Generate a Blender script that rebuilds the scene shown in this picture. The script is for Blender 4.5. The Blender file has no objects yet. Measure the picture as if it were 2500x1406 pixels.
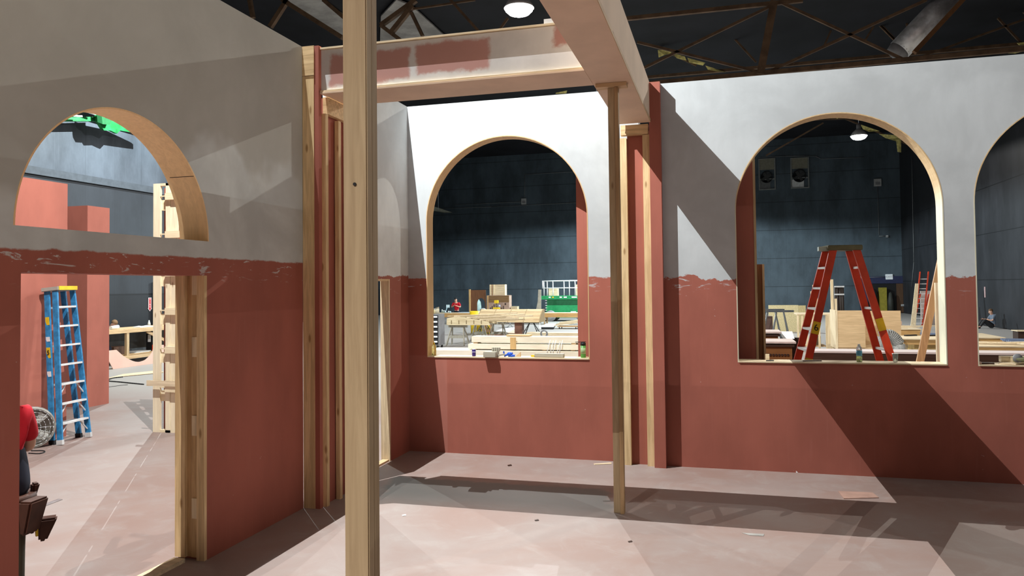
import bpy, bmesh, math, random
from math import sin, cos, pi, radians
from mathutils import Vector, Matrix
from mathutils.geometry import tessellate_polygon
random.seed(7)
SC = bpy.context.scene
COL = SC.collection

# ------------------------------------------------------------------ camera
F, YAW, PIT, ROL, CY = 1834.498, -0.270703705, 0.0287029928, -0.0111923607, 647.265
EYE = Vector((0, 0, 2.29))
_w = Vector((sin(YAW)*cos(PIT), cos(YAW)*cos(PIT), sin(PIT)))
_r0 = Vector((cos(YAW), -sin(YAW), 0)); _u0 = _r0.cross(_w)
CR = cos(ROL)*_r0 + sin(ROL)*_u0
CU = -sin(ROL)*_r0 + cos(ROL)*_u0
CW = _w
cam = bpy.data.cameras.new('camera'); camo = bpy.data.objects.new('camera', cam); COL.objects.link(camo)
M = Matrix((CR, CU, -CW)).transposed().to_4x4(); M.translation = EYE
camo.matrix_world = M
cam.sensor_width = 36; cam.lens = F/2500*36
cam.shift_y = -(703-CY)/2500
cam.clip_end = 300
SC.camera = camo
SC.view_settings.view_transform = 'Standard'; SC.view_settings.look = 'None'
SC.view_settings.exposure = 0.28; SC.view_settings.gamma = 1; SC.view_settings.use_curve_mapping = False

# ------------------------------------------------------------------ world
wd = bpy.data.worlds.new('world'); SC.world = wd; wd.use_nodes = True
wd.node_tree.nodes['Background'].inputs[0].default_value = (.8, .9, 1, 1)
wd.node_tree.nodes['Background'].inputs[1].default_value = 0.02

# ------------------------------------------------------------------ the hall's high-bay lamps and added fill lamps (light part; fixtures are built below)
LAMP_Z = 10.0
LAMPS = [  # x, y, watts, colour
    (-4.78, 6.65, 5000, (.97, 1, .985)),
    (-4.9, -6.65, 4600, (1, .93, .84)),
    (-5.25, 19.94, 2400, (1, .98, .93)),
    (-5.2, 33.2, 3600, (.95, .98, 1)),
    (-5.2, 46.5, 11000, (.78, .95, 1)),
    (7.13, 42.73, 900, (1, .98, .92)),
    (7.1, 20.0, 1800, (1, .95, .85)),
    (7.1, 6.65, 250, (1, .98, .95)),  # weak unseen lamp added as fill
    (7.1, -6.65, 260, (1, .96, .88)),  # unseen lamp added to fill the left wall
    (-15.5, 19.94, 3800, (.90, 1, .98)),
]
for i, (x, y, p, c) in enumerate(LAMPS):
    l = bpy.data.lights.new('high_bay_light', 'SPOT'); l.energy = p; l.color = c
    l.spot_size = radians(136 if i == 1 else 168); l.spot_blend = .5 if i == 1 else .12   # cone of the lamp behind the camera narrowed to spare the walls; l.shadow_soft_size = .27
    o = bpy.data.objects.new('high_bay_light', l); o.location = (x, y, LAMP_Z - .38); COL.objects.link(o)

# ------------------------------------------------------------------ helpers
def at(px, py, X=None, Y=None, Z=None):
    """point of the place seen at a photo pixel, at a known depth plane"""
    d = CR*((px-1250)/F) - CU*((py-CY)/F) + CW
    if Y is not None: t = Y/d.y
    elif X is not None: t = X/d.x
    else: t = (Z-EYE.z)/d.z
    return EYE + d*t

class MB:
    def __init__(s): s.bm = bmesh.new()
    def box(s, a, b):
        x0, y0, z0 = [min(p, q) for p, q in zip(a, b)]; x1, y1, z1 = [max(p, q) for p, q in zip(a, b)]
        v = [s.bm.verts.new(p) for p in ((x0,y0,z0),(x1,y0,z0),(x1,y1,z0),(x0,y1,z0),(x0,y0,z1),(x1,y0,z1),(x1,y1,z1),(x0,y1,z1))]
        for f in ((3,2,1,0),(4,5,6,7),(0,1,5,4),(1,2,6,5),(2,3,7,6),(3,0,4,7)): s.bm.faces.new([v[i] for i in f])
        return s
    def bar(s, p, q, w, h, up=(0,0,1)):
        p, q = Vector(p), Vector(q); d = (q-p).normalized(); up = Vector(up)
        if abs(d.dot(up)) > .98: up = Vector((0,1,0))
        sx = d.cross(up).normalized(); sz = sx.cross(d).normalized()
        c = [(-.5,-.5),(.5,-.5),(.5,.5),(-.5,.5)]
        v = [s.bm.verts.new(e + sx*a*w + sz*b*h) for e in (p, q) for a, b in c]
        for f in ((0,1,2,3),(7,6,5,4),(4,5,1,0),(5,6,2,1),(6,7,3,2),(7,4,0,3)): s.bm.faces.new([v[i] for i in f])
        return s
    def tube(s, p, q, r, n=10, r2=None):
        p, q = Vector(p), Vector(q); d = (q-p).normalized()
        a = d.orthogonal().normalized(); b = d.cross(a); r2 = r if r2 is None else r2
        A = [s.bm.verts.new(p + (a*cos(2*pi*i/n)+b*sin(2*pi*i/n))*r) for i in range(n)]
        B = [s.bm.verts.new(q + (a*cos(2*pi*i/n)+b*sin(2*pi*i/n))*r2) for i in range(n)]
        for i in range(n):
            j = (i+1) % n; f = s.bm.faces.new((A[i],A[j],B[j],B[i])); f.smooth = True
        s.bm.faces.new(A[::-1]); s.bm.faces.new(B)
        return s
    def path(s, pts, r, n=8):
        for a, b in zip(pts, pts[1:]): s.tube(a, b, r, n)
        return s
    def prism(s, pts, ext):
        ext = Vector(ext); pts = [Vector(p) for p in pts]; n = len(pts)
        A = [s.bm.verts.new(p) for p in pts]; B = [s.bm.verts.new(p+ext) for p in pts]
        for t in tessellate_polygon([pts]):
            s.bm.faces.new([A[i] for i in t]); s.bm.faces.new([B[i] for i in t[::-1]])
        for i in range(n):
            j = (i+1) % n; s.bm.faces.new((A[i],A[j],B[j],B[i]))
        return s
    def plate(s, loops, ext):
        """outline + holes (3-D loops in one plane) extruded by ext"""
        ext = Vector(ext); loops = [[Vector(p) for p in l] for l in loops]
        flat = [p for l in loops for p in l]
        A = [s.bm.verts.new(p) for p in flat]; B = [s.bm.verts.new(p+ext) for p in flat]
        for t in tessellate_polygon(loops):
            s.bm.faces.new([A[i] for i in t]); s.bm.faces.new([B[i] for i in t[::-1]])
        k = 0
        for l in loops:
            n = len(l)
            for i in range(n):
                j = (i+1) % n; s.bm.faces.new((A[k+i],A[k+j],B[k+j],B[k+i]))
            k += n
        return s
    def strip(s, pts, ext, off):
        """thin liner following an open profile, ext deep, off = list of thickness offsets"""
        ext = Vector(ext); n = len(pts)
        P = [Vector(p) for p in pts]; Q = [Vector(p) for p in off]
        V = [[s.bm.verts.new(p) for p in L] for L in (P, [p+ext for p in P], [q+ext for q in Q], Q)]
        for a in range(4):
            b = (a+1) % 4
            for i in range(n-1): s.bm.faces.new((V[a][i],V[a][i+1],V[b][i+1],V[b][i]))
        for i in (0, n-1): s.bm.faces.new([V[a][i] for a in range(4)])
        return s
    def lathe(s, prof, o, n=20, axis=(0,0,1), sc=(1,1)):
        o = Vector(o); ax = Vector(axis).normalized(); a = ax.orthogonal().normalized(); b = ax.cross(a)
        if abs(ax.z) > .99: a, b = Vector((1,0,0)), Vector((0,1,0))
        rings = []
        for r, z in prof:
            rings.append([s.bm.verts.new(o + ax*z + a*(r*cos(2*pi*i/n)*sc[0]) + b*(r*sin(2*pi*i/n)*sc[1])) for i in range(n)])
        for A, B in zip(rings, rings[1:]):
            for i in range(n):
                j = (i+1) % n; f = s.bm.faces.new((A[i],A[j],B[j],B[i])); f.smooth = True
        if prof[0] == prof[-1]: pass
        else:
            if prof[0][0] > 1e-4: s.bm.faces.new(rings[0][::-1])
            if prof[-1][0] > 1e-4: s.bm.faces.new(rings[-1])
        return s
    def ball(s, c, r, sc=(1,1,1), u=14, v=9):
        m = Matrix.Translation(Vector(c)) @ Matrix.Diagonal((r*sc[0], r*sc[1], r*sc[2], 1))
        g = bmesh.ops.create_uvsphere(s.bm, u_segments=u, v_segments=v, radius=1, matrix=m)
        for f in {f for vv in g['verts'] for f in vv.link_faces}: f.smooth = True
        return s
    def build(s, name, mat, parent=None, bevel=0, at_=None):
        bm = s.bm
        bmesh.ops.remove_doubles(bm, verts=bm.verts, dist=1e-6)
        bmesh.ops.recalc_face_normals(bm, faces=bm.faces)
        if bevel:
            bmesh.ops.bevel(bm, geom=[e for e in bm.edges if len(e.link_faces) == 2 and e.calc_face_angle(0) > .6], offset=bevel, segments=2, affect='EDGES', clamp_overlap=True)
        off = Vector(at_) if at_ is not None else (wloc(parent) if parent else Vector())
        if off.length: bmesh.ops.translate(bm, verts=bm.verts, vec=-off)
        me = bpy.data.meshes.new(name); bm.to_mesh(me); bm.free()
        return link(name, me, mat, parent, at_)

def wloc(o):
    v = Vector(o.location)
    while o.parent: o = o.parent; v += o.location
    return v
def link(name, me, mat, parent=None, at_=None):
    o = bpy.data.objects.new(name, me); COL.objects.link(o)
    if mat is not None: me.materials.clear(); me.materials.append(mat)
    if parent: o.parent = parent
    if at_ is not None: o.location = Vector(at_) - (wloc(parent) if parent else Vector())
    return o
def tag(o, label, cat, group=None, kind=None):
    o['label'] = label; o['category'] = cat
    if group: o['group'] = group
    if kind: o['kind'] = kind
    return o
def thing(name, label, cat, loc=(0,0,0), group=None):
    o = bpy.data.objects.new(name, None); COL.objects.link(o); o.location = loc; o.empty_display_size = .1
    return tag(o, label, cat, group)
def struct(o, label, cat):
    return tag(o, label, cat, kind='structure')
def dup(o, loc, rotz=0, label=None, group=None, parent=None):
    c = o.copy(); COL.objects.link(c)
    if parent: c.parent = parent
    else:
        c.location = loc; c.rotation_euler = (0, 0, rotz)
        if label: c['label'] = label
        if group: c['group'] = group
    for ch in list(o.children): dup(ch, None, parent=c)
    return c
def text(name, s, size, mat, parent, loc, rot, align='CENTER'):
    cu = bpy.data.curves.new(name, 'FONT'); cu.body = s; cu.size = size; cu.align_x = align; cu.align_y = 'CENTER'; cu.extrude = size*.03
    t = bpy.data.objects.new(name+'_tmp', cu); COL.objects.link(t)
    bpy.context.view_layer.update()
    me = bpy.data.meshes.new_from_object(t.evaluated_get(bpy.context.evaluated_depsgraph_get()))
    bpy.data.objects.remove(t); bpy.data.curves.remove(cu)
    me.transform(rot.to_4x4())
    return link(name, me, mat, parent, loc)
def face_rot(right, up):
    r, u = Vector(right).normalized(), Vector(up).normalized()
    return Matrix((r, u, r.cross(u))).transposed()

# ------------------------------------------------------------------ materials
MATS = {}
class NT:
    def __init__(s, name, rough=.6, metal=0):
        s.m = bpy.data.materials.new(name); s.m.use_nodes = True; s.t = s.m.node_tree; s.n = s.t.nodes
        s.b = s.n['Principled BSDF']; s.b.inputs['Roughness'].default_value = rough; s.b.inputs['Metallic'].default_value = metal
        s.b.inputs['Specular IOR Level'].default_value = .3
        s.co = s.n.new('ShaderNodeTexCoord').outputs['Object']
    def L(s, a, b): s.t.links.new(a, b)
    def val(s, v, sock):
        if isinstance(v, (int, float)): sock.default_value = v
        elif isinstance(v, tuple): sock.default_value = v if len(v) == 4 else (*v, 1)
        else: s.L(v, sock)
    def map(s, scale=(1,1,1), loc=(0,0,0), rot=(0,0,0)):
        n = s.n.new('ShaderNodeMapping'); s.L(s.co, n.inputs[0]); n.inputs['Scale'].default_value = scale; n.inputs['Location'].default_value = loc; n.inputs['Rotation'].default_value = rot
        return n.outputs[0]
    def noise(s, scale, vec=None, det=4, rough=.55, dist=0):
        n = s.n.new('ShaderNodeTexNoise'); n.inputs['Scale'].default_value = scale; n.inputs['Detail'].default_value = det; n.inputs['Roughness'].default_value = rough; n.inputs['Distortion'].default_value = dist
        s.L(vec if vec is not None else s.co, n.inputs['Vector']); return n.outputs['Fac']
    def math(s, op, a, b=None, c=None, clamp=False):
        n = s.n.new('ShaderNodeMath'); n.operation = op; n.use_clamp = clamp
        s.val(a, n.inputs[0])
        if b is not None: s.val(b, n.inputs[1])
        if c is not None: s.val(c, n.inputs[2])
        return n.outputs[0]
    def ramp(s, v, lo, hi, a=0., b=1.):
        n = s.n.new('ShaderNodeMapRange'); n.interpolation_type = 'SMOOTHSTEP'
        s.val(v, n.inputs['Value']); n.inputs['From Min'].default_value = lo; n.inputs['From Max'].default_value = hi; n.inputs['To Min'].default_value = a; n.inputs['To Max'].default_value = b
        return n.outputs[0]
    def mix(s, f, a, b):
        n = s.n.new('ShaderNodeMix'); n.data_type = 'RGBA'
        s.val(f, n.inputs[0]); s.val(a, n.inputs[6]); s.val(b, n.inputs[7]); return n.outputs[2]
    def xyz(s):
        n = s.n.new('ShaderNodeSeparateXYZ'); s.L(s.co, n.inputs[0]); return n.outputs
    def col(s, c): s.val(c, s.b.inputs['Base Color'])
    def bump(s, h, st=.2, d=.01):
        n = s.n.new('ShaderNodeBump'); n.inputs['Strength'].default_value = st; n.inputs['Distance'].default_value = d; s.L(h, n.inputs['Height']); s.L(n.outputs[0], s.b.inputs['Normal'])

def plain(name, c, rough=.6, metal=0, var=.12, scale=6, emit=0):
    if name in MATS: return MATS[name]
    t = NT(name, rough, metal); f = t.noise(scale)
    dk = tuple(v*(1-var) for v in c); lt = tuple(min(1, v*(1+var)) for v in c)
    t.col(t.mix(t.ramp(f, .3, .7), dk, lt))
    if emit:
        t.b.inputs['Emission Color'].default_value = (*c, 1); t.b.inputs['Emission Strength'].default_value = emit
    MATS[name] = t.m; return t.m
def wood(name, c, axis='z', knots=True, rough=.65, contrast=.16):
    if name in MATS: return MATS[name]
    t = NT(name, rough)
    k = {'x': (.6, 9, 9), 'y': (9, .6, 9), 'z': (9, 9, .6)}[axis]
    g = t.noise(3.2, t.map(k), 6, .6, .6)
    dk = (c[0]*(1-contrast*1.3), c[1]*(1-contrast*1.6), c[2]*(1-contrast*1.9)); lt = tuple(min(1, v*(1+contrast)) for v in c)
    col = t.mix(t.ramp(g, .3, .72), dk, lt)
    col = t.mix(t.ramp(t.noise(1.1), .42, .75, 0, .35), col, (c[0]*.82, c[1]*.72, c[2]*.6))
    if knots:
        v = t.n.new('ShaderNodeTexVoronoi'); v.inputs['Scale'].default_value = 1.0
        kk = {'x': (2.2, 7, 7), 'y': (7, 2.2, 7), 'z': (7, 7, 2.2)}[axis]
        t.L(t.map(kk, (.3, .1, .7)), v.inputs['Vector'])
        col = t.mix(t.ramp(v.outputs['Distance'], .05, .14, .75, 0), col, (c[0]*.38, c[1]*.25, c[2]*.15))
    t.col(col); t.bump(g, .12, .004); MATS[name] = t.m; return t.m

GREY = (.53, .56, .58); RED = (.37, .118, .085)
def wall_paint(name, line, haxis, grey=GREY, red=RED, mott=.14, ragged=.10, extra=None):
    t = NT(name, .75); X = t.xyz(); z = X[2]; h = X[haxis]
    lo = t.noise(1.1, None, 5, .6, .4); fine = t.noise(7, t.map((1, 1, .35)), 4)
    g = t.mix(t.ramp(lo, .3, .7), tuple(v*(1-mott) for v in grey), tuple(v*(1+mott*.5) for v in grey))
    g = t.mix(t.ramp(fine, .35, .75, 0, .35), g, tuple(v*.86 for v in grey))
    r = t.mix(t.ramp(t.noise(1.7, t.map((1,1,.5)), 5), .3, .7), tuple(v*.9 for v in red), tuple(v*1.1 for v in red))
    r = t.mix(t.ramp(t.noise(14, t.map((3,3,.12)), 3), .55, .9, 0, .3), r, (red[0]*1.25, red[1]*1.5, red[2]*1.6))
    scr = t.math('MULTIPLY', t.ramp(t.noise(5, t.map((1,1,4)), 5, .6, .8), .60, .64), t.ramp(z, line-.26, line-.05))
    r = t.mix(t.math('MULTIPLY', scr, .75), r, tuple(v*1.05 for v in grey))
    spk = t.ramp(t.noise(22, None, 2), .77, .79, 0, .5); r = t.mix(spk, r, (.55, .4, .38))
    n = t.math('ADD', t.math('MULTIPLY', t.math('SUBTRACT', t.noise(2.2, None, 6, .68, .5), .5), ragged*4), 0.)
    m = t.ramp(t.math('ADD', z, n), line-.008, line+.008)
    c = t.mix(m, r, g)
    if extra: c = extra(t, X, c)
    t.col(c); t.bump(lo, .15, .01); MATS[name] = t.m; return t.m
def rect(t, h, z, x0, x1, z0, z1, e=.02, jit=.06, seed=0.):
    a = t.math('MULTIPLY', t.math('SUBTRACT', t.noise(5, t.map((1,1,1), (seed, seed, 0)), 5, .65), .5), jit*3)
    hh = t.math('ADD', h, a); zz = t.math('ADD', z, a)
    m = t.math('MULTIPLY', t.ramp(hh, x0-e, x0+e), t.ramp(hh, x1-e, x1+e, 1, 0))
    return t.math('MULTIPLY', m, t.math('MULTIPLY', t.ramp(zz, z0-e, z0+e), t.ramp(zz, z1-e, z1+e, 1, 0)))

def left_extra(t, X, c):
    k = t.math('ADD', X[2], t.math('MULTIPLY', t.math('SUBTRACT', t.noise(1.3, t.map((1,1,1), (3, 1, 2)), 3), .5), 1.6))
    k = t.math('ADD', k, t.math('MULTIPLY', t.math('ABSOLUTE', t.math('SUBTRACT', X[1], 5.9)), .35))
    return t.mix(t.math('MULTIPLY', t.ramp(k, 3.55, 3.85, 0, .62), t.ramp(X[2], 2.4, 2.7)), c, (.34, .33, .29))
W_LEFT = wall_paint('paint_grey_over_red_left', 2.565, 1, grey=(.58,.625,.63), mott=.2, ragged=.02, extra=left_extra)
W_RET = wall_paint('paint_grey_over_red_return', 2.45, 1, grey=(.70,.73,.74), ragged=.04)
def cen_extra(t, X, c):
    return t.mix(t.math('MULTIPLY', t.ramp(X[0], -3.693, -3.69, .3, 0), t.ramp(X[2], 1.33, 1.35, 1, 0)), c, (.48, .22, .18))
W_CEN = wall_paint('paint_grey_over_red_centre', 2.41, 0, ragged=.04, extra=cen_extra)
W_RIGHT = wall_paint('paint_grey_over_red_right', 2.36, 0, ragged=.10)
M_RED = wall_paint('red_paint', 90, 0)
def h1_extra(t, X, c):
    X = (t.math('ADD', X[0], -2.6), X[1], t.math('ADD', X[2], 4.36))
    dusty = (.46, .22, .19)
    for (a, b, z0, z1, sd) in ((-3.96, -3.05, 4.44, 4.76, 0.), (-2.97, -2.19, 4.47, 4.79, 4.), (-1.52, -1.40, 4.62, 4.95, 8.)):
        c = t.mix(t.math('MULTIPLY', rect(t, X[0], X[2], a, b, z0, z1, .025, .05, sd), .9), c, dusty)
    return c
W_H1 = wall_paint('grey_paint_with_red_patches', -9, 0, grey=(.68,.67,.67), extra=h1_extra)

PZ = wood('pine_upright', (.55, .41, .25), 'z'); PX = wood('pine_cross', (.60, .43, .25), 'x'); PY = wood('pine_deep', (.60, .43, .25), 'y')
PALEX = wood('pale_lumber', (.72, .60, .42), 'x', False); PALEZ = wood('pale_lumber_upright', (.74, .62, .42), 'z', False)
PLY = wood('plywood', (.66, .47, .27), 'x', False, contrast=.1); PLYZ = wood('plywood_upright', (.66, .45, .24), 'z', False, contrast=.1)
MDF = plain('mdf_board', (.72, .55, .41), .7, var=.06, scale=2)
MDFD = plain('mdf_edge', (.40, .29, .20), .7)
PINK = plain('pink_mdf', (.58, .37, .30), .7, var=.05, scale=2)
BROWN = wood('brown_stained_wood', (.20, .085, .03), 'x', False, rough=.4)
DARKW = wood('dark_brown_wood', (.045, .022, .015), 'x', False, rough=.5)
TAN = wood('tan_ply', (.55, .36, .18), 'x', False, contrast=.1)
STEEL = plain('galvanised_steel', (.5, .52, .54), .35, .8)
ALU = plain('dull_aluminium', (.62, .62, .62), .5, .1)
BLACK = plain('black_plastic', (.012, .012, .014), .5)
DGREY = plain('dark_grey_metal', (.07, .075, .08), .5)
MGREY = plain('mid_grey_metal', (.2, .2, .21), .5)
WHITE = plain('white_paint', (.8, .82, .84), .5, var=.03)
PAPER = plain('white_paper', (.85, .86, .86), .8, var=.03)
GREEN = plain('green_lift_paint', (.015, .25, .085), .45)
GREEND = plain('green_steel_paint', (.012, .20, .05), .5, var=.5, scale=3)
YEL = plain('yellow_plastic', (.75, .52, .02), .5)
YELF = plain('yellow_insulation', (.75, .68, .25), .9, var=.3)
BLUEF = plain('blue_fibreglass', (.03, .20, .42), .5, var=.25, scale=14)
REDF = plain('orange_red_fibreglass', (.52, .045, .015), .45)
REDP = plain('red_cloth', (.5, .012, .025), .85)
NAVY = plain('navy_cloth', (.018, .02, .035), .9)
OLIVE = plain('olive_cloth', (.06, .052, .035), .9)
LEATH = plain('brown_leather', (.055, .02, .012), .6, var=.3)
SKIN = plain('skin', (.55, .32, .23), .6, var=.04)
HAIR = plain('brown_hair', (.09, .05, .025), .8)
STEELB = plain('brown_steel', (.12, .073, .042), .7, var=.3, scale=3)
NAVYP = plain('navy_paint', (.018, .022, .06), .6)
LAMPW = plain('lamp_glow', (1, 1, 1), .5, emit=14)

# floor
t = NT('dusty_pink_concrete', .55); X = t.xyz()
a = t.noise(.55, None, 6, .6, .6); b = t.noise(2.3, None, 6, .65, 1.0); c_ = t.noise(9, None, 5, .7)
c = t.mix(t.ramp(a, .3, .7), (.285, .192, .165), (.315, .26, .243))
c = t.mix(t.ramp(b, .46, .78, 0, .4), c, (.39, .365, .35))
c = t.mix(t.ramp(c_, .55, .85, 0, .2), c, (.27, .195, .17))
c = t.mix(t.ramp(t.noise(60, None, 2), .74, .78, 0, .6), c, (.5, .48, .46))
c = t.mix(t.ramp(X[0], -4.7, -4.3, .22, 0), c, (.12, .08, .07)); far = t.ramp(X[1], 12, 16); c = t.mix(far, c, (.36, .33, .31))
shade_patch = rect(t, t.math('ADD', X[0], t.math('MULTIPLY', X[1], .25)), X[1], -1.75, .82, 7.3, 8.48, .06, .1, 5.)  # shaded, cool-lit floor band painted in as a grey patch
shade_patch = t.math('MULTIPLY', shade_patch, t.ramp(t.math('ADD', X[1], t.math('MULTIPLY', X[0], -.0)), 7.3, 7.9)); c = t.mix(t.math('MULTIPLY', shade_patch, .85), c, (.17, .18, .175))
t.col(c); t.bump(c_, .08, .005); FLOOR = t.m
def panel_wall(name, c, hax, z0, dz, mott=.35, bands=None):
    t = NT(name, .55); X = t.xyz()
    n = t.noise(.6, t.map((1,1,.45)), 6, .65); st = t.noise(5, t.map((1.5,1.5,.08)), 4)
    k = t.mix(t.ramp(n, .3, .72), tuple(v*(1-mott) for v in c), tuple(v*(1+mott) for v in c))
    k = t.mix(t.ramp(st, .55, .85, 0, .3), k, tuple(v*1.7 for v in c))
    zz = t.math('FRACT', t.math('DIVIDE', t.math('ADD', X[2], -z0+dz*8), dz))
    k = t.mix(t.ramp(zz, .012, .02, .85, 0), k, tuple(v*.15 for v in c))
    hh = t.math('FRACT', t.math('DIVIDE', t.math('ADD', X[hax], 200), 1.22))
    k = t.mix(t.ramp(hh, .01, .02, .35, 0), k, tuple(v*.3 for v in c))
    if bands:   # panel courses darker below the given heights
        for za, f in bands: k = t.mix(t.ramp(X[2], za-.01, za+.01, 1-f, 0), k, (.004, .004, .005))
    t.col(k); return t.m
HW_BACK = panel_wall('blue_black_panels_back', (.052, .070, .086), 0, 2.05, 2.2)
HW_RIGHT = panel_wall('blue_black_panels_right', (.022, .023, .027), 1, 2.35, 2.35)
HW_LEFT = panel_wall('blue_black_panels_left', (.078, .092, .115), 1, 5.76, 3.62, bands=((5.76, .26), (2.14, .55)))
ROOF = plain('dark_roof_deck', (.008, .008, .011), .8, var=.4, scale=.5)

# ------------------------------------------------------------------ hall shell
XL, XR, YB, YF, ZR = -19.7, 13.1, 62.0, -12.0, 13.6
XW, YS = -28.0, 27.0   # the hall widens to the left beyond YS
struct(MB().box((XW-.3, YF-.3, -.2), (XR+.3, YB+.3, 0)).build('floor', FLOOR), 'dusty pinkish concrete floor of the hall', 'floor')
struct(MB().box((XW-.3, YF-.3, ZR), (XR+.3, YB+.3, ZR+.2)).build('ceiling', ROOF), 'dark roof deck high above the trusses', 'ceiling')
struct(MB().box((XW, YB, 0), (XR, YB+.3, ZR)).build('wall_back', HW_BACK), 'dark blue black panelled far wall of the hall', 'wall')
struct(MB().box((XR, YF, 0), (XR+.3, YB, ZR)).build('wall_right_far', HW_RIGHT), 'dark grey panelled right side wall of the hall', 'wall')
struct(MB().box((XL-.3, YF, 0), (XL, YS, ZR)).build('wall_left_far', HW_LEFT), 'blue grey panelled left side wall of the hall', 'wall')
struct(MB().box((XW, YS-.3, 0), (XL-.3, YS, ZR)).build('wall_left_step', HW_BACK), 'dark panelled return wall where the hall widens to the left', 'wall')
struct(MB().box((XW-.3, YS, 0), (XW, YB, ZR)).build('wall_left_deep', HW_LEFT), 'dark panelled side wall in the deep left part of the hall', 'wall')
struct(MB().box((XL, YF-.3, 0), (XR, YF, ZR)).build('wall_front', HW_RIGHT), 'dark panelled wall of the hall behind the set', 'wall')

# ------------------------------------------------------------------ set walls
def arc(cx, cz, r, n=40, a0=0, a1=pi, rz=None):
    return [(cx + r*cos(a0+(a1-a0)*i/n), cz + (rz or r)*sin(a0+(a1-a0)*i/n)) for i in range(n+1)]
# left wall: plane x = -4.25, doorway and half-round window
LX, LT = -4.25, .285
yz = lambda L, x: [(x, y, z) for y, z in L]
xz = lambda L, y: [(x, y, z) for x, z in L]
D0, D1, DH = 3.735, 5.48, 2.415
larc = arc(4.609, 2.71, .93, 48)
lout = [(-2.0, 0), (D0, 0), (D0, DH), (D1+.035, DH), (D1+.035, 0), (7.05, 0), (7.05, 4.87), (-2.0, 4.87)]
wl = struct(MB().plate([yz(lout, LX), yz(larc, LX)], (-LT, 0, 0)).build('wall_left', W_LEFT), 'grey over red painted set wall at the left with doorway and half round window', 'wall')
il = arc(4.609, 2.71, .918, 48)
lin = MB().strip(yz(larc, LX+.001), (-LT-.002, 0, 0), yz(il, LX+.001)).build('arch_lining', wood('arch_plywood', (.93, .66, .37), 'z', False, contrast=.06), wl)
lin['label'] = 'bent plywood lining of the half round window'
MB().box((LX-.004, 4.609+.93*cos(.62)-.016, 2.71+.93*sin(.62)-.004), (LX-LT*.85, 4.609+.93*cos(.62)-.006, 2.71+.93*sin(.62)+.001)).build('lining_seam', DARKW, wl)
JAMB = wood('jamb_pine', (.74, .56, .32), 'z'); JAMBD = wood('jamb_ply', (.56, .38, .19), 'z', False)
# right door jamb: two studs, recessed ply and blocks
MB().box((LX, D1, 0), (LX-.075, D1+.035, DH)).build('jamb_stud', JAMB, wl)
MB().box((LX-LT, D1-.01, .02), (LX-LT+.10, D1+.034, DH)).build('jamb_stud', JAMB, wl)
MB().box((LX-.14, D1+.022, .02), (LX-LT+.10, D1+.034, DH)).build('jamb_panel', JAMBD, wl)
MB().box((LX-.075, D1+.012, .02), (LX-.14, D1+.034, DH)).build('jamb_panel', JAMBD, wl)
for z in (.35, 1.05, 1.72, 2.25):
    MB().box((LX-.075, D1+.002, z), (LX-.125, D1+.012, z+.17)).build('jamb_block', PALEZ, wl)
tag(MB().box((LX-.14, D0+.1, 0), (LX-.25, D1-.06, .035)).build('floor_plate', PALEX), 'pale timber sill plate lying on the floor across the left doorway', 'lumber')
# return wall beyond the left pilaster, with its own doorway
RX = -4.26
rout = [(7.69, 0), (7.98, 0), (7.98, 2.41), (9.23, 2.41), (9.23, 0), (9.86, 0), (9.86, 4.87), (7.69, 4.87)]
wr = struct(MB().plate([yz(rout, RX)], (-.11, 0, 0)).build('wall_return', W_RET), 'short grey over red return wall with a doorway left of the centre arch', 'wall')
MB().box((RX+.002, 9.205, 0), (RX-.125, 9.23, 2.41)).build('door_jamb', PALEZ, wr)
MB().box((RX+.004, 7.98, 2.385), (RX-.12, 9.205, 2.41)).build('door_head', PLY, wr)
MB().box((RX-.01, 8.02, 0), (RX-.10, 9.2, .025)).build('threshold', PLY, wr)
# centre wall with arch
CYW, CT = 9.86, .225
t = NT('arch_lining_ply', .65); z = t.xyz()[2]
g = t.noise(3, t.map((8, 8, .6)), 5)
t.col(t.mix(t.ramp(z, 3.1, 3.5), t.mix(t.ramp(g,.3,.7), (.62,.60,.45), (.70,.67,.52)), t.mix(t.ramp(g,.3,.7), (.60,.41,.21), (.72,.52,.29)))); PLY_ARCH = t.m
def arch_wall(name, outline, holes, y, th, mat, label, lining=None):
    hl = []
    for (x0, x1, sill, spring) in holes:
        r = (x1-x0)/2
        hl.append([(x0, sill), (x1, sill)] + arc((x0+x1)/2, spring, r, 48))
    w = struct(MB().plate([xz(outline, y)] + [xz(h, y) for h in hl], (0, th, 0)).build(name, mat), label, 'wall')
    for k, (x0, x1, sill, spring) in enumerate(holes):
        r = (x1-x0)/2; cx = (x0+x1)/2; e = .012
        P = [(x1, sill)] + arc(cx, spring, r, 48) + [(x0, sill)]
        Q = [(x1-e, sill)] + arc(cx, spring, r-e, 48) + [(x0+e, sill)]
        o = MB().strip(xz(P, y-.002), (0, th+.004, 0), xz(Q, y-.002)).build('arch_lining', lining or PLYZ, w)
        o['label'] = 'plywood lining of the arch'
        s = MB().box((x0+e, y-.012, sill), (x1-e, y+th+.01, sill+.016)).build('sill', PALEX, w)
        s['label'] = 'pale plywood sill board'
    return w
arch_wall('wall_centre', [(-4.26, 0), (-1.0, 0), (-1.0, 4.87), (-4.26, 4.87)], [(-3.986, -1.685, 1.316, 3.215)], CYW, CT, W_CEN, 'grey over red set wall with the centre arch')
RY, RT = 9.755, .27
arch_wall('wall_right', [(-.70, 0), (6.2, 0), (6.2, 4.877), (-.70, 4.877)], [(.185, 2.513, 1.322, 3.19), (2.825, 5.153, 1.322, 3.19)], RY, RT, W_RIGHT, 'grey over red set wall at the right with two arches', PLY_ARCH)

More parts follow.
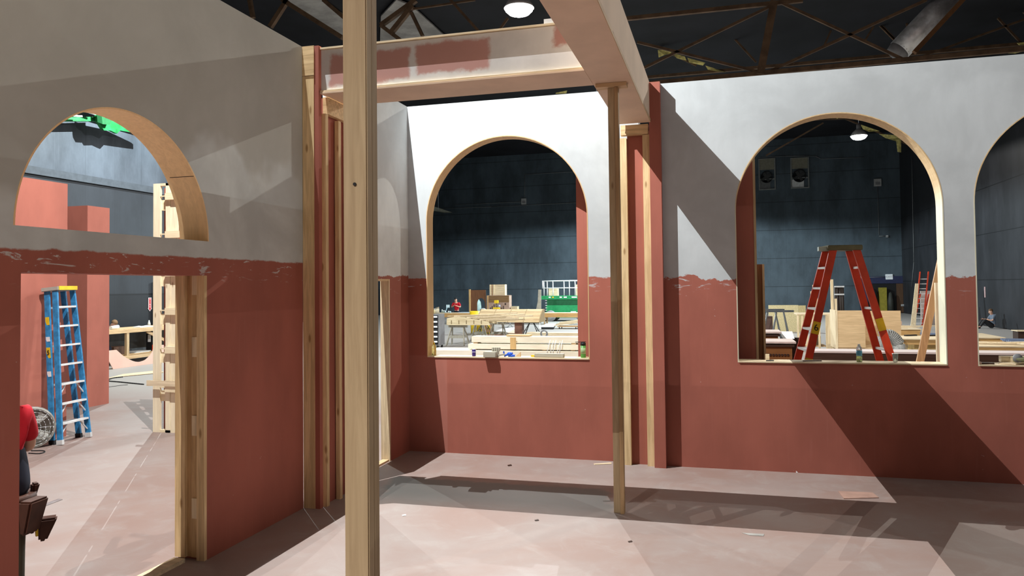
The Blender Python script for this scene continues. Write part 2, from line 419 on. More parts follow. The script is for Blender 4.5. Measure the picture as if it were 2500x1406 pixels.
# ------------------------------------------------------------------ pilasters
JAMBX = wood('jamb_pine_cross', (.72, .54, .31), 'x')
lp = thing('pilaster', 'open red pilaster with pine studs at the end of the left wall', 'pilaster', (-4.15, 7.35, 0), 'open framed pilasters')
MB().box((-4.25, 7.055, 0), (-4.115, 7.095, 4.55)).build('stud', JAMB, lp)
MB().box((-4.25, 7.052, 4.555), (-4.112, 7.12, 4.87)).build('cap_block', JAMBX, lp)
MB().box((-4.115, 7.06, 0), (-4.06, 7.12, 4.868)).build('edge_panel', M_RED, lp)
MB().box((-4.078, 7.15, 0), (-4.03, 7.205, 4.16)).build('stud', JAMB, lp)
MB().box((-4.078, 7.43, 0), (-4.03, 7.485, 4.14)).build('stud', JAMB, lp)
MB().box((-4.12, 7.2, 0), (-4.09, 7.68, 4.34)).build('back_panel', M_RED, lp)
MB().box((-4.085, 7.19, 4.165), (-4.03, 7.64, 4.345)).build('head_block', JAMBX, lp)
MB().box((-4.25, 7.64, 0), (-4.06, 7.685, 4.34)).build('edge_panel', M_RED, lp)
rp = thing('pilaster', 'open red pilaster with two pine studs between centre and right arches', 'pilaster', (-1.0, 9.7, 0), 'open framed pilasters')
MB().box((-1.232, 9.69, 0), (-1.14, 9.78, 4.19)).build('stud', JAMB, rp)
MB().box((-.935, 9.69, 0), (-.842, 9.78, 4.22)).build('stud', JAMB, rp)
MB().box((-1.14, 9.77, 0), (-.935, 9.80, 4.34)).build('back_panel', M_RED, rp)
MB().box((-1.21, 9.67, 4.225), (-.86, 9.76, 4.352)).build('head_block', JAMBX, rp)
MB().box((-.842, 9.62, 0), (-.70, 9.80, 4.872)).build('edge_panel', M_RED, rp)

# ------------------------------------------------------------------ header beams and posts
h1 = thing('header_beam', 'grey and red patched header beam across the bay before the centre arch', 'beam', (-2.6, 7.35, 4.36), 'boxed header beams')
MB().box((-4.06, 7.115, 4.385), (-1.225, 7.135, 4.83)).build('front_panel', W_H1, h1)
MB().box((-4.06, 7.61, 4.385), (-1.225, 7.63, 4.83)).build('rear_panel', W_H1, h1)
MB().box((-4.055, 7.08, 4.355), (-1.225, 7.635, 4.373)).build('soffit_panel', MDF, h1)
MB().box((-4.055, 7.085, 4.3735), (-1.225, 7.115, 4.392)).build('ledge', PALEX, h1)
MB().box((-4.06, 7.09, 4.835), (-1.225, 7.64, 4.853)).build('top_panel', PALEX, h1)
MB().box((-1.62, 7.10, 4.855), (-1.225, 7.4, 4.90)).build('top_cap', WHITE, h1)
h2 = thing('header_beam', 'boxed mdf header beam running overhead towards the camera', 'beam', (-1.0, 5.8, 4.36), 'boxed header beams')
MB().box((-1.22, 1.9, 4.378), (-1.202, 9.61, 4.86)).build('side_panel', MDF, h2)
MB().box((-.85, 1.9, 4.378), (-.832, 9.61, 4.88)).build('side_panel', MDF, h2)
MB().box((-1.225, 1.9, 4.358), (-.826, 9.61, 4.377)).build('soffit_panel', MDF, h2)
MB().box((-1.20, 1.9, 4.845), (-.852, 9.61, 4.865)).build('top_panel', MDF, h2)
MB().box((-1.20, 9.57, 4.38), (-.852, 9.608, 4.84)).build('end_block', PX, h2)
MB().box((-.832, 1.9, 4.36), (-.822, 9.61, 4.40)).build('edge_strip', PY, h2)
h3 = thing('header_beam', 'boxed header beam over the near pine post, above the picture', 'beam', (-2.6, 2.15, 4.36), 'boxed header beams')
MB().box((-4.24, 1.88, 4.378), (-1.235, 1.9, 4.86)).build('front_panel', MDF, h3)
MB().box((-4.24, 2.41, 4.378), (-1.235, 2.43, 4.86)).build('rear_panel', MDF, h3)
MB().box((-4.24, 1.88, 4.356), (-1.235, 2.43, 4.377)).build('soffit_panel', MDF, h3)
h4 = thing('header_beam', 'boxed header beam continuing to the right above the picture', 'beam', (2, 2.15, 4.36), 'boxed header beams')
MB().box((-.82, 1.88, 4.378), (6, 1.9, 4.86)).build('front_panel', MDF, h4)
MB().box((-.82, 2.41, 4.378), (6, 2.43, 4.86)).build('rear_panel', MDF, h4)
MB().box((-.82, 1.88, 4.356), (6, 2.43, 4.377)).build('soffit_panel', MDF, h4)
tag(MB().box((5.85, 1.98, 0), (5.94, 2.33, 4.355)).build('timber_post', PZ), 'pine post at the far right end of the overhead beam, outside the picture', 'post')
POSTW = wood('weathered_pine', (.45, .345, .215), 'z', contrast=.12)
bp = thing('timber_post', 'thick pine post standing closest to the camera', 'post', (-1.178, 2.32, 0), 'pine posts')
MB().box((-1.222, 2.283, 0), (-1.133, 2.325, 4.354)).build('plank', POSTW, bp, .004)
MB().box((-1.222, 2.326, 0), (-1.136, 2.372, 4.354)).build('plank', POSTW, bp, .004)
for z in (2.64, .86): MB().tube((-1.178, 2.2825, z), (-1.178, 2.279, z), .006, 8).build('nail_hole', BLACK, bp)
tp = thing('timber_post', 'slim pine post of two joined planks propping the overhead beam', 'post', (-1.02, 7.65, 0), 'pine posts')
MB().box((-1.082, 7.64, 0), (-1.012, 7.68, 4.316)).build('plank', POSTW, tp, .003)
MB().box((-1.011, 7.61, 0), (-.973, 7.70, 4.316)).build('plank', wood('pine_dark', (.42,.28,.15), 'z'), tp, .003)
MB().box((-1.20, 7.59, 4.317), (-.885, 7.72, 4.356)).build('cap_plate', PX, tp)

# ------------------------------------------------------------------ lamp fixtures
def lamp_fix(x, y, label):
    t = thing('high_bay_lamp', label, 'lamp', (x, y, LAMP_Z), 'high bay lamps under the roof')
    MB().lathe([(.42, 0), (.39, .07), (.31, .2), (.16, .34), (.11, .36)], (x, y, LAMP_Z), 28).build('reflector', ALU, t)
    MB().lathe([(.0001, -.21), (.16, -.2), (.29, -.15), (.38, -.06), (.40, .01), (.40, .03), (.0001, .03)], (x, y, LAMP_Z), 28).build('globe', LAMPW, t)
    MB().lathe([(.11, .36), (.12, .4), (.12, .6), (.04, .64)], (x, y, LAMP_Z), 16).build('ballast_housing', MGREY, t)
    MB().tube((x, y, LAMP_Z+.64), (x, y, ZR-.02), .015, 8).build('stem', STEEL, t)
lab = ['round high bay lamp over the centre bay, above the picture', 'round high bay lamp behind the camera', 'glowing round high bay lamp seen above the header beam', 'round high bay lamp deep in the hall', 'round high bay lamp near the far wall', 'glowing high bay lamp seen through the right arch', 'round high bay lamp right of the picture beyond the set', 'round high bay lamp right of the picture', 'round high bay lamp added unseen as fill behind the camera at the right', 'round high bay lamp over the left workbench']
for (x, y, p, c), l_ in zip(LAMPS, lab): lamp_fix(x, y, l_)

# ------------------------------------------------------------------ roof steel, duct and torn insulation
def truss(label, Y, zb, zt, members, group='brown steel roof trusses'):
    t = thing('roof_truss', label, 'truss', (0, Y, zb), group)
    for nm, a, b, w in members: MB().bar(a, b, w, w, (0,1,0)).build(nm, STEELB, t)
    return t
def P26(px, py, Y=26): return at(px, py, Y=Y)
mem = [('chord', P26(1470,52), P26(1960,1), .13), ('post', P26(1890,4), P26(1856,182), .24)]
for a, b in (((1556,103),(1862,178)), ((1572,166),(1884,14)), ((1905,6),(2216,150)), ((1870,178),(2262,0))):
    mem.append(('brace', P26(*a), P26(*b), .085))
mem.append(('chord', P26(1500,212), P26(2600,110), .14))
truss('brown steel truss above the right set wall with a thick slanting post', 26, 9, 11.2, mem)
mem = []
Y2 = 36
for a, b in (((1706,0),(1846,152)), ((2060,4),(2012,112)), ((2092,0),(2200,112)), ((2172,0),(2110,102)), ((2144,58),(2196,110)), ((2206,10),(2222,108)), ((1800,80),(1950,58)), ((2252,138),(2510,44)), ((2436,44),(2496,108)), ((2470,0),(2510,40)), ((1560,95),(1700,160))):
    mem.append(('brace', P26(*a, Y2), P26(*b, Y2), .08))
mem.append(('chord', P26(1500,196,Y2), P26(2620,96,Y2), .13))
T2 = truss('thin cross braced steel truss farther back above the right wall', Y2, 11, 14, mem)
mem = []
Y3 = 24
for nm, a, b, w in (('chord', (690,0),(836,92), .16), ('brace',(702,0),(660,66), .16), ('brace',(610,0),(618,44), .14), ('chord',(930,62),(1016,0), .15), ('brace',(1008,14),(952,84), .16), ('brace',(1004,30),(1032,88), .11), ('brace',(930,62),(978,98), .13), ('brace',(1100,0),(1170,78), .09), ('brace',(1010,22),(1160,0), .06), ('brace',(1240,44),(1220,72), .07), ('chord',(790,0),(860,60), .14), ('chord',(560,150),(1250,86), .12)):
    mem.append((nm, P26(*a, Y3), P26(*b, Y3), w))
truss('grey brown steel truss above the left and centre set walls', Y3, 10, 12, mem)
DECK = panel_wall('pale_roof_deck', (.30, .285, .27), 1, 0, 50)
def deck(label, pts, z):
    P = [at(a, b, Z=z) for a, b in pts]
    return tag(MB().prism(P, (0, 0, .06)).build('roof_deck_panel', DECK), label, 'roof panel', 'pale roof deck panels')
deck('pale grey roof deck strip above the left wall corner', [(694,0),(790,0),(880,70),(880,118),(830,92)], 13.5)
deck('pale grey roof deck patch seen beside the thick post', [(928,92),(930,40),(968,0),(1004,14),(1090,92),(1060,104),(928,116)], 13.45)
# silver duct at the top right
dt = thing('air_duct', 'large silver air duct slanting up under the roof at the top right', 'duct', at(2200, 125, Y=27))
a, b = at(2196, 122, Y=27), at(2345, -30, Y=27)
MB().tube(a, b, .36, 20, .40).build('pipe', plain('duct_foil', (.62, .64, .66), .35, .3, var=.45, scale=2), dt)
MB().bar(at(2232, 128, Y=26.4), at(2378, -30, Y=26.4), .2, .14).build('support_bar', plain('rusty_steel', (.16, .075, .03), .8), dt)
MB().lathe([(.0001,0),(.3,.02),(.34,.2),(.36,.3)], a - (b-a).normalized()*.25, 18, b-a).build('end_cap', MGREY, dt)
def shred(par, polys, Y, mat=YELF):
    """torn insulation sheets clinging to the truss"""
    for k, pl in enumerate(polys):
        o = MB().prism([at(px, py, Y=Y+.05*(i % 3)) for i, (px, py) in enumerate(pl)], (0, .08, .02)).build('torn_insulation', mat, par); o['label'] = 'torn yellow insulation clinging to the steel'
shred(T2, [[(1606,122),(1634,122),(1640,130),(1622,134),(1608,140)], [(1640,128),(1672,138),(1676,148),(1652,142)], [(1678,141),(1722,153),(1716,160),(1682,152)], [(1722,160),(1742,166),(1772,176),(1752,174),(1728,170)], [(1778,183),(1808,186),(1812,190),(1782,190)],
    [(2462,130),(2474,122),(2500,119),(2500,125),(2480,130)], [(2484,105),(2510,102),(2510,108),(2490,110)], [(1358,226),(1384,221),(1382,228),(1356,229)]], 35.8)
Y4 = 52
T4 = truss('steel truss near the far wall with yellow insulation strips in the right arch', Y4, 11, 13, [('chord', P26(1000,330,Y4), P26(2600,268,Y4), .12), ('brace', P26(2030,276,Y4), P26(2215,352,Y4), .09), ('brace', P26(1870,380,Y4), P26(2010,300,Y4), .09), ('post', P26(2190,300,Y4), P26(2190,345,Y4), .09)])
shred(T4, [[(2101,304),(2130,314),(2148,320),(2122,322),(2108,316)], [(2146,327),(2188,330),(2202,338),(2192,346),(2164,338)], [(2188,340),(2200,340),(2200,372),(2192,371)], [(2036,282),(2050,286),(2044,290)]], 51.8)
# green steel and crumpled sheet at the left hall wall
gx = XL + .35
g = thing('green_roof_beam', 'green painted roof beams with a crumpled sheet seen in the half round window', 'beam', (gx, 18, 7.5))
GP = lambda px, py, o=0: at(px, py, X=gx+o)
MB().prism([GP(120,288),(GP(232,286)),GP(232,297),GP(120,297)], (.25,0,0)).build('beam', GREEND, g)
MB().prism([GP(168,268),GP(230,262),GP(340,300),GP(340,310),GP(226,274),GP(160,276)], (.2,0,0)).build('beam', GREEND, g)
MB().prism([GP(230,272,.3),GP(252,281,.3),GP(290,290,.3),GP(345,318,.3),GP(345,328,.3),GP(308,322,.3),GP(286,318,.3),GP(278,326,.3),GP(262,318,.3),GP(246,318,.3),GP(232,296,.3)], (.08,.05,0)).build('crumpled_sheet', GREEND, g)
MB().prism([GP(236,276,.45),GP(262,284,.45),GP(256,300,.45),GP(238,298,.45)], (.1,.1,-.05)).build('crumpled_sheet', plain('dark_green', (.008,.1,.03), .6), g)
for a, b in (((216,273),(233,279)), ((253,283),(274,289)), ((165,281),(200,284))):
    MB().bar(GP(*a,.5), GP(*b,.5), .04, .05).build('bracket', ALU, g)
tag(MB().box((XL+.02, 5, 5.80), (XL+.09, YS-.1, 6.03)).build('wall_rail', plain('grey_blue_rail', (.06,.07,.085))), 'long grey rail running along the left hall wall', 'rail')

# ------------------------------------------------------------------ pink set pieces, stud frame and things in the left doorway
f1 = thing('set_flat', 'tall red painted set flat behind the blue ladder', 'set flat', (-10.1, 8.3, 0), 'free standing set flats')
MB().box((-10.07, 6.6, 0), (-10.05, 9.655, 4.015)).build('face', M_RED, f1)
MB().box((-10.16, 6.65, 0), (-10.071, 6.72, 4.0)).build('stud', PZ, f1); MB().box((-10.16, 9.57, 0), (-10.071, 9.65, 4.0)).build('stud', PZ, f1)
f2 = thing('set_flat', 'red painted square set pier behind the ladder flat', 'set flat', (-12.4, 12.3, 0), 'free standing set flats')
MB().box((-13.3, 12.1, 0), (-12.1, 12.12, 4.0)).build('face', M_RED, f2)
MB().box((-12.12, 12.121, 0), (-12.10, 12.66, 4.0)).build('side', M_RED, f2)
STUDW = wood('lit_pale_pine', (.86, .76, .56), 'z', contrast=.08); STUDX = wood('lit_pale_pine_cross', (.84, .72, .50), 'x', False, contrast=.08)  # pine paled to put the strong lamp light into its colour
f3 = thing('stud_frame', 'bare pine stud frame of a set flat standing edge on in the left doorway', 'stud frame', (-8.7, 10.3, 0))
MB().box((-8.925, 10.25, 0), (-8.79, 10.29, 4.04)).build('stud', STUDW, f3)
MB().box((-8.685, 10.25, 0), (-8.60, 10.29, 4.04)).build('stud', STUDW, f3)
MB().box((-8.595, 10.26, 0), (-8.47, 10.30, 4.02)).build('stud', STUDW, f3)
MB().box((-8.79, 10.45, .1), (-8.72, 10.49, 3.95)).build('stud', STUDW, f3)
MB().box((-8.925, 10.5, 0), (-8.2, 10.52, 4.0)).build('face_panel', M_RED, f3)
MB().box((-8.79, 10.25, .0), (-8.60, 10.495, .04)).build('bottom_plate', STUDX, f3); MB().box((-8.79, 10.25, 4.0), (-8.60, 10.495, 4.04)).build('top_plate', STUDX, f3)
z = .5
while z < 3.9:
    MB().box((-8.79, 10.28, z), (-8.70, 10.45, z+.17)).build('block', STUDX, f3)
    MB().box((-8.79, 10.249, z+.22), (-8.685, 10.262, z+.24)).build('spacer', STUDX, f3)
    MB().box((-8.65, 10.19, z+.16), (-8.36, 10.25, z+.27)).build('cleat', STUDX, f3)
    z += .62
a = at(352, 936, Y=10.12); 
tag(MB().box((a.x, 10.17, a.z-.045), (-8.42, 10.188, a.z+.045)).build('batten', PALEX), 'loose pale batten fixed across the stud frame near the floor', 'lumber')

# blue step ladder leaning closed on the red flat
def ladder(name, label, loc, rotz, H, fs, rs, wt, wb, n, mats, first=.3, lean=0., sticker=None, railw=.085, caph=.06, stepd=.09, tw=.10, spread=False):
    """local x = front/back, local y = width; front rails end at x=-fs, rear rails at x=+rs"""
    t = thing(name, label, 'ladder', loc)
    rail, step, cap = mats
    top = H-caph*.5
    tf, tr = -tw, tw
    R = Matrix.Rotation(rotz, 3, 'Z') @ Matrix.Rotation(lean, 3, 'Y'); O = Vector(loc)
    W = lambda x, y, z: O + R @ Vector((x, y, z))
    fx = lambda z: tf + (-fs-tf)*(1-z/top); rx = lambda z: tr + (rs-tr)*(1-z/top)
    hw = lambda z: (wt + (wb-wt)*(1-z/top))/2
    for s in (-1, 1):
        for f, nm in ((fx, 'front_rail'), (rx, 'rear_rail')):
            q = .92 if f is rx else 1
            m = MB(); m.bar(W(f(0), s*hw(0)*q, .03), W(f(top), s*hw(top)*q, top), .03, railw, R @ Vector((1,0,0)))
            e = m.build(nm, rail, t)
            MB().bar(W(f(0), s*hw(0)*q, 0), W(f(.06), s*hw(.06)*q, .07), .045, railw+.012, R @ Vector((1,0,0))).build('foot', BLACK if f is rx else ALU, t)
    for k in range(n):
        z = first + (H-first-.0)*k/n
        MB().bar(W(fx(z), -hw(z)+.012, z), W(fx(z), hw(z)-.012, z), stepd, .028, R @ Vector((0,0,1))).build('step', step, t)
        if k % 2 == 0: MB().bar(W(rx(z), -hw(z)*.9, z), W(rx(z), hw(z)*.9, z), .03, .03, R @ Vector((0,0,1))).build('brace', step, t)
        if k < 3:
            for s in (-1, 1): MB().bar(W(fx(z), s*hw(z)*.45, z-.01), W(fx(z-.17), s*hw(z-.17)*.96, z-.17), .016, .016).build('step_brace', step, t)
    c = MB(); p = [W(-tw-.07, -wt/2-.03, top-.01), W(tw+.07, -wt/2-.03, top-.01), W(tw+.07, wt/2+.03, top-.01), W(-tw-.07, wt/2+.03, top-.01)]
    c.prism(p, R @ Vector((0, 0, caph))).build('top_cap', cap, t, .008)
    if spread:
        for s in (-1, 1): MB().bar(W(fx(H*.55), s*hw(H*.55)*.95, H*.55), W(rx(H*.55), s*hw(H*.55)*.9, H*.55), .012, .025).build('spreader', ALU, t)
    return t, W, fx, rx, hw
bl, W, fx, rx, hw = ladder('step_ladder', 'paint spattered blue step ladder folded and leaning on the red flat', (-9.66, 9.36, 0), pi+.12, 2.35, .075, .075, .36, .6, 7, (BLUEF, ALU, plain('aged_cap', (.35,.34,.3), .6)), .30, .087, tw=.075)
MB().bar(W(-.152, -.19, 2.345), W(-.152, .19, 2.345), .01, .06).build('cap_label', YEL, bl)
def rail_decal(x, y, z0, z1, mat, nm='sticker'): MB().bar(W(x, y, z0), W(x, y, z1), .004, .07, (1,0,0)).build(nm, mat, bl)
for z0, z1, m in ((1.80, 1.92, YEL), (1.55, 1.62, WHITE), (1.30, 1.46, YEL), (1.02, 1.10, WHITE)):
    hh = hw((z0+z1)/2)*.92+.018
    rail_decal(.075, hh, z0, z1, m)
hh = hw(1.38)*.92+.022
text('sticker_number', '5', .1, BLACK, bl, W(.075, hh, 1.38), face_rot((1, .0, 0), (0, 0, 1)))

# grey drum fan and cord behind the blue ladder
fp = Vector((-9.78, 8.78, 0))
fn = thing('drum_fan', 'round grey drum fan standing on the floor left of the blue ladder', 'fan', fp)
ax = Vector((.75, -.66, 0)).normalized()
c0 = fp + Vector((.02, 0, .30))
MB().lathe([(.285,-.13),(.30,-.12),(.30,.0),(.285,.01),(.27,.0),(.27,-.12)], c0, 28, ax).build('drum', plain('grey_fan_metal', (.33,.32,.29), .5, .2, var=.25), fn)
MB().lathe([(.0001,-.02),(.07,-.02),(.07,.02),(.0001,.03)], c0, 16, ax).build('hub', MGREY, fn)
sx = ax.cross(Vector((0,0,1)))
m = MB()
for k in range(4):
    a = k*pi/2+.4; d = sx*cos(a)+Vector((0,0,1))*sin(a); e = sx*cos(a+.55)+Vector((0,0,1))*sin(a+.55)
    m.prism([c0+d*.06-ax*.03, c0+d*.25-ax*.06, c0+e*.25+ax*-.01, c0+e*.06-ax*.0], ax*.008)
m.build('blades', plain('grey_fan_blades', (.42,.41,.38), .5), fn)
m = MB()
for r in (.11, .17, .23, .27):
    m.path([c0+ax*.012+(sx*cos(a)+Vector((0,0,1))*sin(a))*r for a in [2*pi*i/24 for i in range(25)]], .004, 5)
for k in range(8):
    a = k*pi/4; m.tube(c0+ax*.012, c0+ax*.012+(sx*cos(a)+Vector((0,0,1))*sin(a))*.28, .004, 5)
m.build('guard', STEEL, fn)
MB().bar(c0-ax*.12-sx*.22-Vector((0,0,.3)), c0-ax*.12+sx*.22-Vector((0,0,.3)), .05, .02).build('foot_bar', MGREY, fn)
def cord(name, label, pts, r, mat=BLACK, cat='cord'):
    return tag(MB().path([Vector(p) for p in pts], r, 6).build(name, mat), label, cat)
def smooth(P, n=6):
    P = [Vector(p) for p in P]; out = []
    for i in range(len(P)-1):
        p0, p1, p2, p3 = P[max(i-1,0)], P[i], P[i+1], P[min(i+2,len(P)-1)]
        for k in range(n):
            t = k/n; out.append(.5*((2*p1)+(p2-p0)*t+(2*p0-5*p1+4*p2-p3)*t*t+(3*p1-p0-3*p2+p3)*t**3))
    return out+[P[-1]]
fl = lambda L, r: smooth([at(a, b, Z=r) for a, b in L])
cord('extension_lead', 'dark cord loop lying on the floor below the grey drum fan', fl([(70,1106),(96,1107),(109,1103),(104,1100),(76,1100)], .008), .008)
cord('extension_lead', 'long black cord looping on the floor before the pink cutout board', fl([(351,938),(320,935),(290,932),(266,930),(264,928),(275,923),(300,920)], .014), .014)
cord('extension_lead', 'thin dark cord trailing across the floor below the workbench', fl([(233,947),(262,945),(285,942),(300,940),(312,939)], .006), .006)

# ------------------------------------------------------------------ people
def skinned(name, chains, mat, parent=None, sub=2, at_=None):
    """chains: lists of (x,y,z,r); equal points are shared; grown with a skin modifier into one continuous mesh"""
    idx, V, R_, E_ = {}, [], [], []
    for ch in chains:
        last = None
        for p in ch:
            k = tuple(round(c, 4) for c in p[:3])
            if k not in idx: idx[k] = len(V); V.append(k); R_.append(p[3])
            i = idx[k]
            if last is not None and last != i: E_.append((last, i))
            last = i
    me = bpy.data.meshes.new(name+'_sk'); me.from_pydata(V, E_, []); o = bpy.data.objects.new(name+'_sk', me); COL.objects.link(o)
    md = o.modifiers.new('s', 'SKIN'); md.use_smooth_shade = True
    for i, d in enumerate(me.skin_vertices[0].data):
        r = R_[i]; d.radius = r if isinstance(r, tuple) else (r, r)
        d.use_root = (i == 0)
    ss = o.modifiers.new('b', 'SUBSURF'); ss.levels = sub; ss.render_levels = sub
    bpy.context.view_layer.update()
    m2 = bpy.data.meshes.new_from_object(o.evaluated_get(bpy.context.evaluated_depsgraph_get()))
    bpy.data.objects.remove(o); bpy.data.meshes.remove(me)
    off = Vector(at_) if at_ is not None else Vector()
    m2.name = name
    for p in m2.polygons: p.use_smooth = True
    return link(name, m2, mat, parent, None)

def person(label, loc, rotz, pose, shirt, trousers, hair=HAIR, cap=None, skin=SKIN, group=None):
    """pose: dict of joints in the person's own frame (x right, y forward, z up)"""
    t = thing('person', label, 'person', loc, group); t.rotation_euler = (0, 0, rotz)
    J = dict(pelvis=(0,0,.95), waist=(0,.01,1.08), chest=(0,0,1.28), neck=(0,-.01,1.47), hd=(0,.02,1.58), top=(0,.01,1.70),
             shR=(.18,-.01,1.41), elR=(.25,-.03,1.13), wrR=(.25,.10,.90), shL=(-.18,-.01,1.41), elL=(-.25,-.03,1.13), wrL=(-.25,.10,.90),
             hpR=(.09,0,.90), knR=(.11,.02,.50), anR=(.12,-.02,.09), toR=(.13,.15,.04), hpL=(-.09,0,.90), knL=(-.11,.02,.50), anL=(-.12,-.02,.09), toL=(-.13,.15,.04))
    J.update(pose)
    g = lambda k, r: (*J[k], r)
    H, T = Vector(J['hd']), Vector(J['top']); up = (T-H).normalized(); fw = Vector(pose.get('face', (0,1,0))); fw = (fw-up*fw.dot(up)).normalized(); sd = fw.cross(up)
    ch = [[g('pelvis',(.15,.11)), g('waist',(.135,.10)), g('chest',(.155,.105)), g('neck',.058), (*J['hd'],(.078,.092)), (*J['top'],(.068,.078))]]
    nose = H + fw*.10 - up*.005; ch.append([(*J['hd'],(.078,.092)), (*nose, .014)])
    for s in (-1, 1): ch.append([(*J['hd'],(.078,.092)), (*(H+sd*s*.085+up*.01), .018)])
    for S_ in 'RL':
        ch.append([g('chest',(.155,.105)), g('sh'+S_,.062), g('el'+S_,.042), g('wr'+S_,.029)])
        w = Vector(J['wr'+S_]); d = (w-Vector(J['el'+S_])).normalized(); q = d.cross(Vector((0,0,1))); q = q.normalized() if q.length > .1 else Vector((0,1,0))
        palm = w + d*.055; ch.append([(*w,.029), (*palm,(.034,.018))])
        n_ = q.cross(d)
        for f, (o_, l_) in enumerate(((-.03,.055),(-.01,.066),(.01,.062),(.03,.048))):
            b0 = palm + d*.035 + q*o_; ch.append([(*palm,(.034,.018)), (*b0,.009), (*(b0+d*l_*.6+n_*.006),.008), (*(b0+d*l_+n_*.022),.007)])
        b0 = palm - d*.02 + q*.04; ch.append([(*palm,(.034,.018)), (*b0,.011), (*(b0+d*.04+q*.012),.009)])
        ch.append([g('pelvis',(.15,.11)), g('hp'+S_,.085), g('kn'+S_,.055), g('an'+S_,.038), g('to'+S_,(.042,.028))])
    skinned('body', ch, skin, t, 2)
    c = [[g('pelvis',(.165,.125)), g('waist',(.155,.12)), g('chest',(.175,.125)), (*(Vector(J['neck'])*.8+Vector(J['chest'])*.2), .075)]]
    for S_ in 'RL':
        m_ = Vector(J['sh'+S_]).lerp(Vector(J['el'+S_]), .8); c.append([g('chest',(.175,.125)), g('sh'+S_,.078), (*m_, .066)])
    skinned('shirt', c, shirt, t, 2)
    pv = Vector(J['pelvis']); wa = pv.lerp(Vector(J['waist']), .6)
    c = [[(*wa, (.148,.112)), (*pv, (.155,.118))]]
    for S_ in 'RL':
        a_ = Vector(J['an'+S_]); k_ = Vector(J['kn'+S_]); e_ = a_.lerp(k_, .02)
        c.append([(*pv, (.155,.118)), g('hp'+S_,.118), g('kn'+S_,.084), (*e_, .06)])
    skinned('trousers', c, trousers, t, 2)
    for S_ in 'RL':
        a_, b_ = Vector(J['an'+S_]), Vector(J['to'+S_])
        skinned('shoe', [[(*(a_-(b_-a_)*.25-Vector((0,0,.03))),.045), (*(a_-Vector((0,0,.03))),.052), (*b_,(.05,.035))]], BLACK, t, 1)
    for s in (-1, 1):
        e = H + fw*.086 + sd*s*.033 + up*.028; o = MB().ball(e, .011, u=8, v=6).build('eye', BLACK, None); o.parent = t
    o = MB().bar(H+fw*.09-up*.05-sd*.022, H+fw*.09-up*.05+sd*.022, .006, .008).build('mouth', plain('lips', (.35,.12,.1)), None); o.parent = t
    m = MB(); Rm = Matrix((sd, fw, up)).transposed().to_4x4(); Rm.translation = T - up*.035 - fw*.012
    gg = bmesh.ops.create_uvsphere(m.bm, u_segments=16, v_segments=10, radius=1, matrix=Rm @ Matrix.Diagonal((.088,.102,.095,1)))
    bmesh.ops.delete(m.bm, geom=[v for v in gg['verts'] if (v.co-Rm.translation).dot(up) < -.025 and (v.co-Rm.translation).dot(fw) > .0 or (v.co-Rm.translation).dot(up) < -.07], context='VERTS')
    for f in m.bm.faces: f.smooth = True
    o = m.build('cap' if cap else 'hair', cap or hair, None); o.parent = t
    if cap:
        o = MB().prism([T-up*.02+fw*.08+sd*.06, T-up*.03+fw*.17+sd*.035, T-up*.03+fw*.17-sd*.035, T-up*.02+fw*.08-sd*.06], up*.012).build('cap_brim', cap, None); o.parent = t
    return t

wp = Vector((-4.98, 4.19, 0))
wk = person('person in red shirt, dark vest and tool belt, half hidden by the left doorway jamb', wp, radians(62), dict(
    elR=(.225,.05,1.14), wrR=(.05,.27,1.18), elL=(-.27,.08,1.17), wrL=(-.1,.34,1.12), hd=(0,.07,1.57), top=(0,.09,1.69)), REDP, OLIVE)
skinned('vest', [[(0,0,.78,(.24,.17)), (0,.0,.96,(.235,.165)), (0,0,1.13,(.205,.15)), (0,-.01,1.25,(.17,.12))]], NAVY, wk, 2)
def loc_part(name, mb, mat, par): o = mb.build(name, mat, None); o.parent = par; return o
loc_part('tool_belt', MB().lathe([(.235,.79),(.25,.79),(.25,.845),(.235,.845)], (0,0,0), 24, sc=(1,.8)), LEATH, wk)
def pouch(name, x, y, a, z, w, d, h, flare, mat=LEATH):
    R_ = Matrix.Rotation(a, 3, 'Z'); o = Vector((x, y, z)); P = lambda u, v, k: o + R_ @ Vector((u, v, k))
    m = MB(); A = [P(-w*.4,0,-h), P(w*.4,0,-h), P(w*.4,d*.6,-h), P(-w*.4,d*.6,-h)]; B = [P(-w*.5,0,0), P(w*.5,0,0), P(w*.5,d+flare,0), P(-w*.5,d+flare,0)]
    va = [m.bm.verts.new(p) for p in A]; vb = [m.bm.verts.new(p) for p in B]
    for f in ((3,2,1,0),): m.bm.faces.new([va[i] for i in f])
    m.bm.faces.new(vb)
    for i in range(4): m.bm.faces.new((va[i], va[(i+1)%4], vb[(i+1)%4], vb[i]))
    o = m.build(name, mat, None, .014); o.parent = wk; return o
pouch('pouch', .20, .05, -pi/2, .82, .13, .05, .17, .01)
pouch('pouch', .205, .05, -pi/2, .70, .16, .075, .17, .02)
pouch('pouch', .15, -.17, -pi*.8, .83, .18, .08, .24, .03)
pouch('pouch', .16, .18, -pi*.2, .83, .18, .09, .25, .04)
pouch('pouch', .24, -.11, -pi*.6, .66, .11, .085, .16, .035)
pouch('pouch', .215, -.02, -pi/2, .9, .08, .04, .1, .01)
loc_part('steel_square', MB().bar((.22,-.05,.715), (.41,.0,.74), .05, .004), STEEL, wk)
loc_part('hammer_handle', MB().bar((.27,.02,.50), (.25,.02,.70), .03, .025), YEL, wk)

